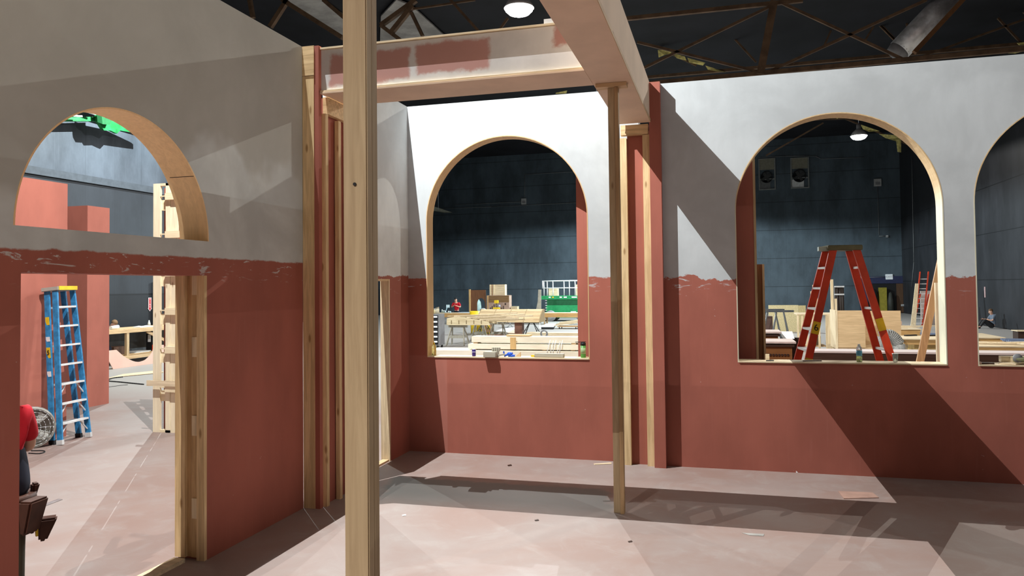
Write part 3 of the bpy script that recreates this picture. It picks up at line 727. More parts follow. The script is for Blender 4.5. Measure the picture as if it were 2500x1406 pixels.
# workbench along the left hall wall
bx = -17.9; B = lambda px, py: at(px, py, X=bx)
y0, y1, zt = 15.5, 24.5, 1.112
wb = thing('workbench', 'long pine workbench along the left hall wall', 'workbench', (bx-.4, 20, 0))
BK = -18.80
MB().box((BK, y0, zt-.03), (bx, y1, zt)).build('worktop', PLY, wb)
MB().box((bx-.04, y0, zt-.13), (bx+.001, y1, zt-.031)).build('front_rail', PY, wb)
for y in (17.2, 19.45, 21.7, 24.2):
    MB().box((bx-.10, y, 0), (bx-.012, y+.1, zt-.131)).build('leg', PZ, wb)
    MB().box((BK+.03, y, 0), (BK+.12, y+.09, zt-.031)).build('leg', TAN, wb)
MB().box((BK+.03, y0, .27), (bx-.12, y1, .30)).build('lower_shelf', TAN, wb)
MB().box((bx-.055, y0, .16), (bx-.005, y1, .269)).build('lower_rail', PY, wb)
MB().bar((bx-.10, 21.65, .45), (bx-.1, 20.4, .97), .04, .09).build('diagonal_brace', PY, wb)
MB().box((BK, y0, .301), (BK+.025, y1, 1.0)).build('back_panel', plain('grey_blue_board', (.10,.115,.13)), wb)

# pink board with a half round cut-out leaning on the bench
A = lambda px, py: at(px, py, X=-17.2)
top = lambda p, z: Vector((p.x, p.y, z))
cut = smooth([(283,854),(300,869),(316,878),(330,883),(341,883),(354,878),(366,866),(374,850),(376,842)], 5)if False else [(283,854),(292,862),(300,869),(308,874),(316,878),(323,881),(330,883),(336,883.5),(341,883),(348,881),(354,878),(361,872),(366,866),(371,858),(374,850),(376,842)]
out = [(275,921),(252,857)] + cut + [(384,841),(400,842),(400,903),(384,906)]
p0 = A(275,921); 
P = []
for a, b in out:
    q = A(a, b)
    for _k in range(6): q = at(a, b, X=-17.25-.3*max(0, q.z))   # the board leans back on the bench
    q.z = max(q.z, 0.002); P.append(q)
tag(MB().prism(P, (.02, 0, 0)).build('cutout_board', PINK), 'pink mdf board with a big half round cut-out leaning on the workbench', 'board')
tag(MB().prism([at(a, b, Z=.01) for a, b in ((262,924),(300,914),(384,905),(400,909),(384,911),(300,919))], (0,0,.012)).build('timber_offcut', PALEX), 'pale batten lying on the floor under the pink cutout board', 'lumber')
# things on and under the bench
hp = at(268, 793, X=-19.0)
person('person bent over the left workbench, only the fair haired head showing above its top', (-19.27, hp.y+.24, 0), radians(-80), dict(hd=(0,.16,1.20), top=(0,.235,1.29), face=(0,.8,-.6), neck=(0,.08,1.10), chest=(0,-.0,.96), waist=(0,-.06,.80), pelvis=(0,-.08,.66),
    shR=(.18,.01,1.03), elR=(.25,.08,.96), wrR=(.21,.24,.93), shL=(-.18,.01,1.03), elL=(-.25,.08,.96), wrL=(-.21,.24,.93), hpR=(.09,-.06,.62), knR=(.11,.10,.36), anR=(.12,-.02,.09), hpL=(-.09,-.06,.62), knL=(-.11,.10,.36), anL=(-.12,-.02,.09)), REDP, NAVY, plain('sandy_hair', (.22,.13,.07), .8))
q = at(280, 803, X=-18.05); MBq = MB().tube((q.x, q.y-.16, zt+.056), (q.x+.0, q.y+.14, zt+.075), .055, 14)
tag(MBq.build('paper_roll', PAPER), 'white rolled paper lying on the left workbench beside the head', 'paper')
for k, (px, w, lb_) in enumerate(((237, .2, 'white sheet lying at the near end of the left workbench'), (341, .13, 'small white sheet in the middle of the left workbench'), (359, .16, 'crumpled white paper at the far end of the left workbench'))):
    q = at(px, 803, X=-18.1); tag(MB().prism([(q.x-.15,q.y-w,zt+.001),(q.x+.12,q.y-w*.8,zt+.001),(q.x+.15,q.y+w,zt+.001),(q.x-.12,q.y+w*.7,zt+.03)], (0,0,.02)).build('paper_sheet', PAPER), lb_, 'paper')
q = at(364, 797, X=-18.45); tag(MB().lathe([(.0001,0),(.05,0),(.045,.08),(.012,.2),(.0001,.2)], (q.x, q.y, zt), 10).build('bottle', plain('cloudy_bottle', (.5,.52,.5), .3)), 'small pale bottle standing on the far end of the left workbench', 'bottle')
q = at(250, 846, X=-18.35); z_ = .301
tb = thing('tool_bag', 'dark tool bag with a red flap on the lower shelf of the left workbench', 'bag', (q.x, q.y-.2, z_))
MB().box((q.x-.2, q.y-.75, z_), (q.x+.2, q.y+.2, z_+.3)).build('bag_body', NAVY, tb, .04)
MB().box((q.x-.1, q.y-.45, z_+.301), (q.x+.2, q.y+.0, z_+.40)).build('flap', plain('dull_red_cloth', (.22,.02,.03)), tb, .03)
MB().lathe([(.16,.0),(.18,.0),(.16,.16),(.14,.16)], (q.x, q.y-.1, z_+.41), 14, sc=(1,1.4)).build('coil', plain('grey_rope', (.3,.3,.26)), tb)
tag(MB().box((q.x-.2, q.y+.3, z_), (q.x+.15, q.y+.78, z_+.25)).build('cardboard_box', plain('dark_cardboard', (.10,.05,.03))), 'dark brown box on the lower shelf behind the pink cutout board', 'box')
q = at(333, 865, X=-18.3)
for k in range(2): tag(MB().box((q.x-.2, q.y-.35+.06*k, .301+.022*k), (q.x+.25, q.y+.3+.06*k, .322+.022*k)).build('board_offcut', plain('grey_white_board', (.5,.5,.48)) ), ('lower' if k == 0 else 'upper')+' pale board offcut stacked on the lower shelf of the left workbench', 'board')
q = at(368, 822, X=-18.3)
dr = thing('cordless_tool', 'dark cordless tool with white label hanging under the far end of the left workbench', 'tool', (q.x, q.y, .301))
MB().box((q.x-.12, q.y-.1, .301), (q.x+.12, q.y+.4, .9)).build('case', BLACK, dr, .03); MB().box((q.x+.121, q.y-.0, .62), (q.x+.127, q.y+.12, .84)).build('label', WHITE, dr); MB().box((q.x-.02, q.y-.108, .60), (q.x+.09, q.y-.101, .84)).build('label', WHITE, dr); MB().box((q.x+.121, q.y-.08, .32), (q.x+.135, q.y+.08, .5)).build('red_panel', REDF, dr)
# fire sign on the left hall wall
_q = at(365, 743, X=XL); sx_, sy, sz = XL+.012, _q.y, _q.z
sg = thing('fire_sign', 'narrow red and white arrow sign on the left hall wall', 'sign', (sx_, sy, sz))
MB().prism([(sx_, sy-.075, sz+.24), (sx_, sy+.075, sz+.24), (sx_, sy+.075, sz-.14), (sx_, sy+.10, sz-.14), (sx_, sy, sz-.25), (sx_, sy-.10, sz-.14), (sx_, sy-.075, sz-.14)], (.006,0,0)).build('border', WHITE, sg)
MB().prism([(sx_+.0065, sy-.055, sz+.22), (sx_+.0065, sy+.055, sz+.22), (sx_+.0065, sy+.055, sz-.14), (sx_+.0065, sy+.07, sz-.14), (sx_+.0065, sy, sz-.225), (sx_+.0065, sy-.07, sz-.14), (sx_+.0065, sy-.055, sz-.14)], (.003,0,0)).build('red_arrow', plain('sign_red', (.5,.03,.04)), sg)
for k, chx in enumerate('FIRE'): text('sign_letter', chx, .085, WHITE, sg, (sx_+.011, sy, sz+.165-k*.085), face_rot((0,1,0),(0,0,1)))
tag(MB().box((XL+.01, 22.6, .9), (XL+.12, 22.75, 2.6)).build('wall_conduit', plain('brown_conduit', (.10,.08,.05))), 'dark brown conduit on the left hall wall beside the stud frame', 'conduit')

# ------------------------------------------------------------------ on the centre sill
SZ = 1.3325
def lathe_thing(name, label, cat, loc, parts, group=None, n=18):
    t = thing(name, label, cat, loc, group)
    for nm, prof, mat in parts: MB().lathe(prof, loc, n).build(nm, mat, t)
    return t
def glass(name, c, rough=.1):
    m = bpy.data.materials.new(name); m.use_nodes = True; b = m.node_tree.nodes['Principled BSDF']
    b.inputs['Base Color'].default_value = (*c, 1); b.inputs['Roughness'].default_value = rough; b.inputs['Transmission Weight'].default_value = .85; b.inputs['IOR'].default_value = 1.33
    return m
AMB = glass('yellowish_plastic', (.85, .75, .35)); CLR = glass('clear_plastic', (.9, .95, .95)); LIME = glass('lime_drink', (.65, .8, .3))
q = at(1060, 868, Y=9.97)
lathe_thing('squeeze_bottle', 'yellowish translucent bottle at the left end of the centre sill', 'bottle', (-3.925, 9.97, SZ), [
    ('bottle_body', [(.0001,0),(.030,.002),(.032,.01),(.032,.12),(.026,.145),(.013,.155),(.0001,.156)], AMB), ('bottle_cap', [(.0001,.156),(.013,.156),(.012,.175),(.005,.18),(.004,.20),(.0001,.20)], YEL)])
q = at(1157, 866, Y=9.94)
pc = (q.x, 9.94, SZ)
lathe_thing('drink_can', 'purple drink can standing on the centre sill', 'can', pc, [
    ('can_body', [(.0001,0),(.024,.002),(.027,.01),(.027,.085),(.024,.094),(.0001,.094)], plain('purple_can', (.05,.03,.19), .35, .3)), ('lid', [(.0001,.0942),(.024,.0942),(.024,.097),(.022,.097),(.021,.095),(.0001,.095)], ALU)])
o = bpy.data.objects['drink_can']
MB().lathe([(.0272,.05),(.0275,.05),(.0275,.066),(.0272,.066)], pc, 18).build('can_band', plain('lilac_ink', (.30,.28,.5)), o)
GRYW = wood('grey_white_wood', (.42,.40,.33), 'x', False, contrast=.08)
qa, qb = at(1184, 870, Y=9.86), at(1230, 870, Y=9.86)
wbk = thing('wood_block', 'pale notched wood block hanging over the edge of the centre sill', 'wood block', (qa.x, 9.84, SZ))
MB().box((qa.x, 9.775, SZ), (qb.x-.09, 9.95, SZ+.075)).build('block', GRYW, wbk, .006)
for k in range(4): MB().box((qa.x+.085+k*.03, 9.90, SZ+.0755), (qa.x+.108+k*.03, 9.945, SZ+.125)).build('finger', GRYW, wbk, .004)
MB().bar((qb.x-.11, 9.86, SZ+.02), (qb.x+.01, 9.88, SZ+.035), .035, .024).build('handle', GRYW, wbk)
q = at(1243, 865, Y=9.93)
bc = thing('spring_clamp', 'bright blue crumpled clamp and tape on the centre sill', 'clamp', (q.x, 9.93, SZ))
BLUEP = plain('blue_plastic', (.02,.10,.62), .4)
MB().lathe([(.022,0),(.048,0),(.048,.026),(.022,.026),(.022,0)], (q.x+.03, 9.95, SZ), 18).build('tape_ring', BLUEP, bc)
MB().bar((q.x-.07, 9.92, SZ+.012), (q.x+.05, 9.94, SZ+.05), .03, .024).build('jaw', BLUEP, bc, .004)
MB().bar((q.x-.07, 9.93, SZ+.02), (q.x-.078, 9.93, SZ+.075), .016, .016).build('handle', BLUEP, bc)
MB().ball((q.x+.01, 9.92, SZ+.036), .033, (1.2,.8,.9)).build('knot', BLUEP, bc)
q = at(1264, 868, Y=9.97)
tag(MB().prism([(q.x-.035, 9.96, SZ), (q.x+.04, 9.96, SZ), (q.x+.04, 9.96, SZ+.062)], (0,.03,0)).build('wood_wedge', PLY), 'thin tan wood wedge on the centre sill beside the blue clamp', 'wedge')
qa, qb = at(1306, 870, Y=9.93), at(1377, 870, Y=9.93)
lb = thing('wood_block', 'long pale wood block with a yellow end lying on the centre sill', 'wood block', (qa.x, 9.93, SZ))
MB().box((qa.x, 9.90, SZ), (qb.x, 9.98, SZ+.05)).build('block', GRYW, lb, .006)
MB().box((qa.x-.055, 9.915, SZ), (qa.x-.001, 9.97, SZ+.028)).build('yellow_end', YEL, lb, .006)
q = at(1424, 870, Y=9.96)
lathe_thing('canister', 'green canister with a black lid at the right end of the centre sill', 'canister', (q.x, 9.96, SZ), [
    ('canister_body', [(.0001,0),(.033,.0),(.035,.005),(.035,.165),(.0001,.165)], plain('green_label', (.08,.26,.05), .4)), ('lid', [(.0001,.165),(.037,.165),(.037,.195),(.02,.205),(.0001,.205)], BLACK), ('label_band', [(.0353,.05),(.0355,.05),(.0355,.13),(.0353,.13)], plain('pale_green', (.3,.42,.22)))])
tag(MB().bar((q.x-.10, 9.93, SZ+.208), (q.x+.04, 9.96, SZ+.21), .016, .008).build('marker_pen', BLACK), 'black marker lying on top of the green canister', 'pen')
for k, (px, w) in enumerate(((1283, .07), (1296, .05))):
    q = at(px, 871, Y=9.92); tag(MB().prism([(q.x,9.90,SZ),(q.x+w,9.91,SZ),(q.x+w*.8,9.95,SZ),(q.x-.01,9.94,SZ)], (0,0,.004)).build('paper_scrap', PAPER), ('wider' if k == 0 else 'narrower')+' white paper scrap on the centre sill left of the long block', 'paper')

# ------------------------------------------------------------------ lumber stack seen through the centre arch
Ys = 16.6
xa, xb = at(1151, 840, Y=Ys).x, at(1470, 840, Y=Ys).x
z_ = lambda py: at(1280, py, Y=Ys).z
WPLANK = wood('white_lit_planks', (.90, .84, .70), 'x', False, contrast=.06)  # pale lumber whitened, lamp glare put into the colour
def plank(z0, z1, x0, x1, y0, y1, label, mat=WPLANK):
    return tag(MB().box((x0, y0, z0), (x1, y1, z1)).build('timber_plank', mat, None, .006, at_=((x0+x1)/2, (y0+y1)/2, z0)), label, 'plank', 'planks stacked behind the centre arch')
st = thing('plank_trestle', 'low pale trestle carrying the planks behind the centre arch', 'trestle', (xa, Ys+.3, 0))
zb = z_(872)
MB().box((xa-1.05, Ys-.28, zb-.12), (xb, Ys+.9, zb)).build('trestle_top', PALEX, st)
for x in (xa-.95, xa+1.2, xb-.1):
    for y in (Ys-.2, Ys+.8): MB().box((x-.04, y-.04, 0), (x+.04, y+.04, zb-.121)).build('leg', PALEZ, st)
plank(zb+.002, z_(855), xa-1.02, xb, Ys-.22, Ys+.5, 'lowest broad white lit plank of the stack behind the centre arch')
plank(z_(853)+.004, z_(840), xa-.05, xb, Ys-.1, Ys+.4, 'middle white lit plank of the stack behind the centre arch')
plank(z_(836.5), z_(822), xa, xb, Ys, Ys+.35, 'topmost white lit plank of the stack behind the centre arch')
for k, px in enumerate((1160, 1220, 1330, 1400)):
    x = at(px, 838, Y=Ys).x
    if k in (0, 3): tag(MB().box((x-.05, Ys+.02, z_(840)+.001), (x+.05, Ys+.3, z_(836.5)-.001)).build('spacer_block', PX), ('left' if k == 0 else 'right')+' wood spacer under the topmost white plank', 'block')
    tag(MB().box((x-.05, Ys-.05, z_(855)+.001), (x+.05, Ys+.3, z_(853)+.003)).build('spacer_block', PX), ['left end','left middle','right middle','right end'][k]+' wood spacer between the two lower white planks', 'block')
x = at(1256, 838, Y=Ys).x
tag(MB().box((x-.065, Ys-.13, z_(852)), (x+.065, Ys-.102, z_(823))).build('cleat', wood('amber_pine', (.75,.5,.22), 'z', False)), 'amber upright cleat across the white plank stack', 'cleat')
tag(MB().box((x-.2, Ys+.02, z_(822)+.007), (x+.35, Ys+.3, z_(818.5)+.008)).build('board_offcut', wood('amber_board', (.8,.6,.33), 'x', False)), 'amber board offcut lying on the topmost white plank', 'board')
rod = [(1338,12),(1346,8),(1352,10),(1362,5),(1368,9)]
for k, (px, d) in enumerate(rod):
    xx = at(px, 850, Y=Ys-.14).x
    tag(MB().tube((xx, Ys-.255, zb+.105 if False else z_(857)), (xx+.05, Ys-.12, z_(833-d*.4)), .008, 6).build('dowel', WHITE), ['first','second','third','fourth','fifth'][k]+' from the left of the white dowels leaning on the plank stack', 'dowel', 'dowels leaning on the plank stack')

# ------------------------------------------------------------------ workshop seen through the centre arch
# drawer cart
cx0, cx1, cy = -10.9, at(1071, 800, Y=26.3).x, 26.3
ct = thing('drawer_cart', 'grey rolling drawer cart with white handled drawers left behind the centre arch', 'cart', (cx0, cy, 0))
MB().box((cx0, cy+.02, .13), (cx1, cy+.62, 1.30)).build('cabinet_body', MGREY, ct)
for k in range(6):
    zz = .17+k*.185
    d = MB().box((cx0+.03, cy, zz), (cx1-.03, cy+.019, zz+.165)).build('drawer', BLACK, ct)
    MB().box((cx0+.06, cy-.025, zz+.075), (cx1-.05, cy-.001, zz+.135)).build('handle', WHITE, d)
for x in (cx0+.08, cx1-.08):
    for y in (cy+.1, cy+.54): MB().tube((x-.02, y, .065), (x+.02, y, .065), .065, 12).build('caster', BLACK, ct)
col = [(.35,.08,.03),(.5,.3,.1),(.7,.6,.35),(.62,.55,.4),(.72,.66,.5),(.68,.60,.44)]
for k, (px, h) in enumerate(((1055.2,.24),(1058.6,.3),(1062,.2),(1065.4,.22),(1068.8,.25),(1072.2,.26))):
    if k == 0: continue
    xx = at(px, 760, Y=cy+.3).x
    lathe_thing('glue_bottle', ['hidden','tall brown capped','short orange','second pale','third pale','rightmost pale'][k]+' bottle in the row on the drawer cart', 'bottle', (xx, cy+.25, 1.301), [('bottle_body', [(.0001,0),(.024,0),(.024,h*.6),(.014,h*.8),(.0001,h*.8)], plain('bottle_tone%d' % k, col[k], .4)), ('bottle_cap', [(.0001,h*.8),(.013,h*.8),(.01,h),(.0001,h)], PALEX if k > 2 else WHITE)], 'bottles on the drawer cart', 10)
# saw horses
GREYP = wood('grey_painted_wood', (.34,.32,.27), 'z', False, contrast=.1); BRNW = wood('old_brown_wood', (.30,.17,.09), 'z', False)
def sawhorse(name, label, x, y, L, h, mat, spread=.32, shelf=True, w=.09, group='wooden saw horses'):
    t = thing(name, label, 'saw horse', (x, y, 0), group)
    MB().box((x-L/2, y-.06, h-.1), (x+L/2, y+.06, h)).build('beam', mat, t)
    for sx in (-1, 1):
        for sy in (-1, 1): MB().bar((x+sx*(L/2-.02), y+sy*spread, 0), (x+sx*(L/2-.14), y+sy*.05, h-.101), w, .035, (1,0,0)).build('leg', mat, t)
    if shelf:
        for sy in (-1, 1): MB().box((x-L/2+.06, y+sy*spread*.62-.018, h*.36), (x+L/2-.06, y+sy*spread*.62+.018, h*.36+.10)).build('side_rail', mat, t)
    return t
q = at(1129, 840, Z=0); hz0 = .80
sawhorse('saw_horse', 'worn grey wooden saw horse nearest behind the centre arch', q.x, 28.2, .78, .80, GREYP)
for k, (px, Y, L, m) in enumerate(((1170, 30.6, .6, GREYP), (1192, 32.0, .5, BRNW), (1216, 30.6, .7, GREYP))):
    sawhorse('saw_horse', ['grey saw horse left under the slatted form', 'brown saw horse before the yellow bin', 'grey saw horse right under the slatted form'][k], at(px, 800, Y=Y).x, Y, L, .80, m)
# ribbed wooden form on the saw horses
rf = thing('ribbed_form', 'pale wooden form of ribs and slats lying on the saw horses', 'wooden form', (-10, 29.5, .802))
PALED = wood('pale_form_wood', (.62,.52,.34), 'x', False)
def slat(a, b, w=.09, h=.05, nm='slat', par=rf, mat=PALEX): return MB().bar(a, b, w, h).build(nm, mat, par)
zz = .802
ribs = [(28.0, 1090, 1196, 779, 797), (29.4, 1112, 1214, 775, 792)]
for (Y, pa, pb, pt, pbm) in ribs:
    A_, B_ = at(pa, 790, Y=Y).x, at(pb, 790, Y=Y).x
    MB().prism([(A_, Y, zz), (B_, Y, zz), (B_-.05, Y, zz+.13), (A_+.9, Y, zz+.27), (A_+.35, Y, zz+.33), (A_+.02, Y, zz+.27)], (0,.05,0)).build('rib', PALED, rf)
A_ = at(1090, 790, Y=28).x; B_ = at(1196, 790, Y=28).x
for k in range(7):
    u = k/6; x0 = A_+.1+(B_-A_-.2)*u; z0 = zz+.335-.19*max(0, (u-.3)/.7)
    slat((x0, 28.02, z0+.02), (x0+.75, 30.7, z0-.03), .14, .045, mat=PALEX if k % 2 else wood('mid_form_wood', (.50,.40,.25), 'x', False))
for k in range(3): slat((A_+.9+k*.35, 29.5+k*.2, zz+.31-.05*k), (A_+1.9+k*.35, 31.6, zz+.34-.06*k), .13, .05)
for k in range(5):
    x0 = A_+.2+k*.31; MB().box((x0, 27.985, zz+.05), (x0+.025, 27.999, zz+.19)).build('slot', plain('dark_slot', (.2,.14,.07)), rf)
# long barrel shaped slat panel
Yp = 34.0; xA, xB = at(1166, 770, Y=Yp).x, at(1318, 770, Y=Yp).x
zT, zB = at(1240, 755, Y=Yp+.5).z, at(1240, 787, Y=Yp-.1).z
bp_ = thing('curved_slat_panel', 'long pale barrel curved panel of slats lying across the saw horses', 'slat panel', ((xA+xB)/2, Yp, zB))
n = 7; prof = [(Yp-.15+.75*(k/n)**1.6, zB+.002+(zT-zB)*(k/n)) for k in range(n+1)]
for k in range(n):
    (ya, za), (yb, zb_) = prof[k], prof[k+1]
    MB().prism([(xA, ya, za), (xA, yb-.015, zb_), (xA, yb+.03, zb_), (xA, ya+.03, za)], (xB-xA, 0, 0)).build('slat', wood('pale_slat%d' % (k % 2), (.66-.14*(k % 2), .52-.13*(k % 2), .32-.09*(k % 2)), 'x', False), bp_)  # alternate slats darker, overlap shade put into their colour
for u in (.0, .25, .5, .75, 1.0):
    x = xA+(xB-xA)*u-.02
    MB().prism([(x, y-.012, z) for y, z in prof]+[(x, prof[-1][0]+.3, prof[-1][1]), (x, prof[-1][0]+.3, zB+.002)], (.04,0,0)).build('rib', wood('rib_wood', (.36,.27,.15), 'z', False), bp_)
def metal_horse(label, x, y, h, w, group='folding metal saw horses', name='metal_saw_horse', mat=DGREY, wide=.7):
    t = thing(name, label, 'saw horse', (x, y, 0), group)
    MB().box((x-wide/2, y-.04, h-.06), (x+wide/2, y+.04, h)).build('beam', mat, t)
    for sx in (-1, 1):
        for sy in (-1, 1): MB().tube((x+sx*w*1.1, y+sy*.3, 0), (x+sx*w*.3, y+sy*.02, h-.061), .022, 8).build('leg', mat, t)
        MB().tube((x+sx*w*.8, y-.2, h*.4), (x+sx*w*.8, y+.2, h*.4), .018, 8).build('spreader', mat, t)
    return t
metal_horse('folding metal saw horse under the right end of the barrel panel', at(1298, 800, Y=34.3).x, 34.3, zB-.0, .36)
x = at(1268, 800, Y=34.3).x
tag(MB().box((x-.18, 34.1, 0), (x+.18, 34.5, zB-.001)).build('support_box', plain('red_brown_box', (.20,.09,.06))), 'red brown upright box propping the middle of the barrel panel', 'box')
x = at(1182, 800, Y=34.3).x
metal_horse('folding metal saw horse hidden under the left end of the barrel panel', x, 34.3, zB-.0, .3)
x = at(1193, 810, Y=35.5).x
lathe_thing('bin', 'bright yellow plastic bin standing under the slatted form', 'bin', (x-.1, 35.3, 0), [('bin_body', [(.0001,0),(.3,0),(.36,.62),(.34,.62),(.28,.05),(.0001,.05)], YEL), ('rim', [(.34,.62),(.38,.62),(.38,.67),(.34,.67)], plain('dark_yellow', (.55,.33,.02)))])
x = at(1170, 762, Y=36).x
lathe_thing('bucket', 'yellow bucket behind the left end of the barrel panel', 'bucket', (x-.1, 35.6, 0), [('bucket_body', [(.0001,0),(.2,0),(.26,1.1),(.24,1.1),(.18,.05),(.0001,.05)], YEL), ('band', [(.235,.7),(.25,.7),(.25,.85),(.24,.85)], WHITE)])
# long bench of the far workshop and things on it
Yb = 44.3; xA, xB = at(1040, 768, Y=Yb).x, at(1480, 768, Y=Yb).x; zt2 = at(1360, 763.5, Y=Yb).z
lbn = thing('workbench', 'long timber bench across the hall behind the centre arch', 'workbench', ((xA+xB)/2, Yb+.5, 0))
MB().box((xA, Yb, zt2-.03), (xB, Yb+.8, zt2)).build('worktop', PALEX, lbn)
MB().box((xA, Yb-.03, zt2-.27), (xB, Yb+.01, zt2-.031)).build('front_rail', wood('amber_rail', (.55,.33,.13), 'x', False), lbn)
for px in (1046, 1150, 1327, 1476):
    x = at(px, 770, Y=Yb).x
    MB().box((x, Yb+.02, 0), (x+.09, Yb+.11, zt2-.031)).build('leg', PZ, lbn); MB().box((x, Yb+.68, 0), (x+.09, Yb+.77, zt2-.031)).build('leg', PZ, lbn)
x = at(1114, 740, Y=Yb+1.15).x
person('person in a red shirt and dark cap standing behind the long far bench', (x, Yb+1.2, 0), pi, dict(pelvis=(0,-.05,.78), waist=(0,0,.93), chest=(0,.06,1.17), neck=(0,.1,1.35), hd=(0,.15,1.47), top=(0,.16,1.58), face=(0,1,-.35), shR=(.2,.06,1.29), shL=(-.2,.06,1.29),
    elR=(.30,.10,1.02), wrR=(.11,.33,1.10), elL=(-.30,.10,1.02), wrL=(-.10,.33,1.12), hpR=(.09,-.05,.73), knR=(.12,.08,.42), hpL=(-.09,-.05,.73), knL=(-.12,.08,.42)), REDP, NAVY, cap=plain('dark_cap', (.02,.015,.015)))
q = at(1094, 748, Y=Yb+.5)
mo = thing('monitor', 'small pale screen on a stand on the far bench left of the red shirted person', 'monitor', (q.x, Yb+.5, zt2))
MB().box((q.x-.11, Yb+.45, zt2+.32), (q.x+.11, Yb+.47, zt2+.50)).build('screen', plain('pale_screen', (.62,.8,.88), .3), mo)
MB().bar((q.x-.2, Yb+.5, zt2+.02), (q.x-.05, Yb+.48, zt2+.35), .05, .03).build('arm', plain('pale_blue_metal', (.4,.6,.7), .4), mo); MB().box((q.x-.28, Yb+.42, zt2+.002), (q.x-.1, Yb+.62, zt2+.03)).build('base', MGREY, mo)
for k, (px, h, c) in enumerate(((1080, .2, (.35,.4,.36)), (1084, .16, (.3,.38,.36)), (1088, .13, (.4,.5,.55)), (1096, .12, (.55,.62,.62)), (1100, .1, (.3,.5,.6)))):
    x = at(px, 760, Y=Yb+.3).x
    lathe_thing('jar', ['leftmost tall grey green','second grey green','third bluish','fourth pale','rightmost short blue'][k]+' jar in the row on the far bench', 'jar', (x, Yb+.25, zt2), [('jar_body', [(.0001,0),(.05,0),(.05,h*.8),(.03,h*.8),(.0001,h*.8)], plain('jar_tone%d' % k, c, .3)), ('lid', [(.0001,h*.8),(.045,h*.8),(.045,h),(.0001,h)], WHITE)], 'jars on the far bench', 10)
x = at(1140, 765, Y=Yb+.4).x
tag(MB().prism([(x-.5,Yb+.2,zt2),(x+.3,Yb+.2,zt2),(x+.35,Yb+.7,zt2),(x-.4,Yb+.75,zt2)], (0,0,.03)).build('drop_cloth', plain('pale_blue_cloth', (.42,.5,.6))), 'pale bluish cloth spread on the far bench', 'cloth')
# brown panel with an arched opening
Y = 47.2; xa_, xb_ = at(1149, 740, Y=Y).x, at(1186, 740, Y=Y).x; zt_ = at(1165, 708, Y=Y).z; c_x = xa_+.72
bd = thing('arched_panel', 'brown panel with a dark arched opening behind the far bench', 'panel', (xa_, Y, 0))
MB().plate([xz([(xa_,0),(c_x-.28,0),(c_x-.28,1.15)]+[(c_x-.28*cos(pi*i/14), 1.15+.42*sin(pi*i/14)) for i in range(1,14)]+[(c_x+.28,1.15),(c_x+.28,0),(xb_,0),(xb_,zt_),(xa_,zt_)], Y)], (0,.05,0)).build('panel_face', wood('brown_panel', (.17,.075,.035), 'z', False), bd)
MB().box((xa_-.10, Y-.06, 0), (xa_-.001, Y+.06, zt_+.05)).build('edge_post', wood('amber_post', (.6,.4,.18), 'z', False), bd)
q = at(1163, 740, Y=Y+.6)
tag(MB().lathe([(.0001,0),(.3,0),(.3,1.0),(.26,1.3),(.1,1.55),(.0001,1.6)], (q.x, Y+.7, 0), 14).build('covered_stand', plain('pale_teal_cover', (.32,.42,.40))), 'pale draped stand showing inside the arched opening of the brown panel', 'stand')
# cabinet group
Y = 46.3; xa_, xb_ = at(1189, 740, Y=Y).x, at(1243, 740, Y=Y).x; za = at(1215, 721, Y=Y).z
cb = thing('set_cabinet', 'pinkish unfinished cabinet with slots and a brown band behind the barrel panel', 'cabinet', (xa_, Y, 0))
MB().box((xa_, Y, 0), (xb_, Y+.6, za)).build('cabinet_body', plain('pinkish_ply', (.42,.29,.23)), cb)
MB().box((xa_+.12, Y-.02, za-.45), (xb_, Y-.001, za-.02)).build('brown_band', wood('mid_brown', (.22,.13,.06), 'x', False), cb)
MB().box((xa_-.001, Y-.03, 0), (xa_+.11, Y-.002, za)).build('edge_board', TAN, cb)
for k in range(8):
    xx = xa_+.2+k*.125; h = .12+.1*(k % 3); MB().box((xx, Y-.01, za-.9), (xx+.055, Y-.001, za-.9+h)).build('slot', plain('dark_slot2', (.05,.03,.025)), cb)
MB().box((xb_-.3, Y-.01, za-.62), (xb_-.2, Y-.001, za-.5)).build('slot', plain('dark_slot2', (.05,.03,.025)), cb)
xa2, xb2 = at(1195, 700, Y=Y).x, at(1232, 700, Y=Y).x; zb2 = at(1215, 694.5, Y=Y).z
bx2 = thing('crate', 'pale slatted crate standing on top of the pinkish cabinet', 'crate', (xa2, Y, za))
MB().box((xa2, Y+.05, za+.001), (xb2, Y+.5, zb2)).build('crate_body', PALEX, bx2)
for u in (0., .14, .26, .95): MB().box((xa2+(xb2-xa2)*u, Y+.02, za+.001), (xa2+(xb2-xa2)*u+.06, Y+.049, zb2)).build('batten', PALEZ if u != .14 else BRNW, bx2)
q = at(1212, 745, Y=Y-.75)
tl = thing('floor_tool', 'yellow headed tool on a stand before the pinkish cabinet', 'tool', (q.x, Y-.75, 0))
MB().box((q.x-.13, Y-.83, 1.25), (q.x+.13, Y-.68, 1.45)).build('head', YEL, tl, .02); MB().tube((q.x, Y-.75, .02), (q.x, Y-.75, 1.249), .03, 8).build('column', DGREY, tl)
MB().box((q.x-.2, Y-.88, .9), (q.x+.2, Y-.63, 1.0)).build('table', YEL, tl); MB().box((q.x-.25, Y-.95, 0), (q.x+.25, Y-.55, .05)).build('base', DGREY, tl); MB().lathe([(.0001,0),(.09,0),(.09,.16),(.0001,.16)], (q.x+.17, Y-.75, 1.001), 10).build('motor', plain('grey_violet', (.3,.3,.38)), tl)
qa = at(1246, 750, Y=46.4)
tag(MB().box((qa.x+.02, 46.4, 0), (qa.x+.46, 46.8, at(1250,748,Y=46.4).z)).build('crate', PALED), 'small pale crate beside the right side of the pinkish cabinet', 'crate')
q = at(1180, 752, Y=Yb+.6)
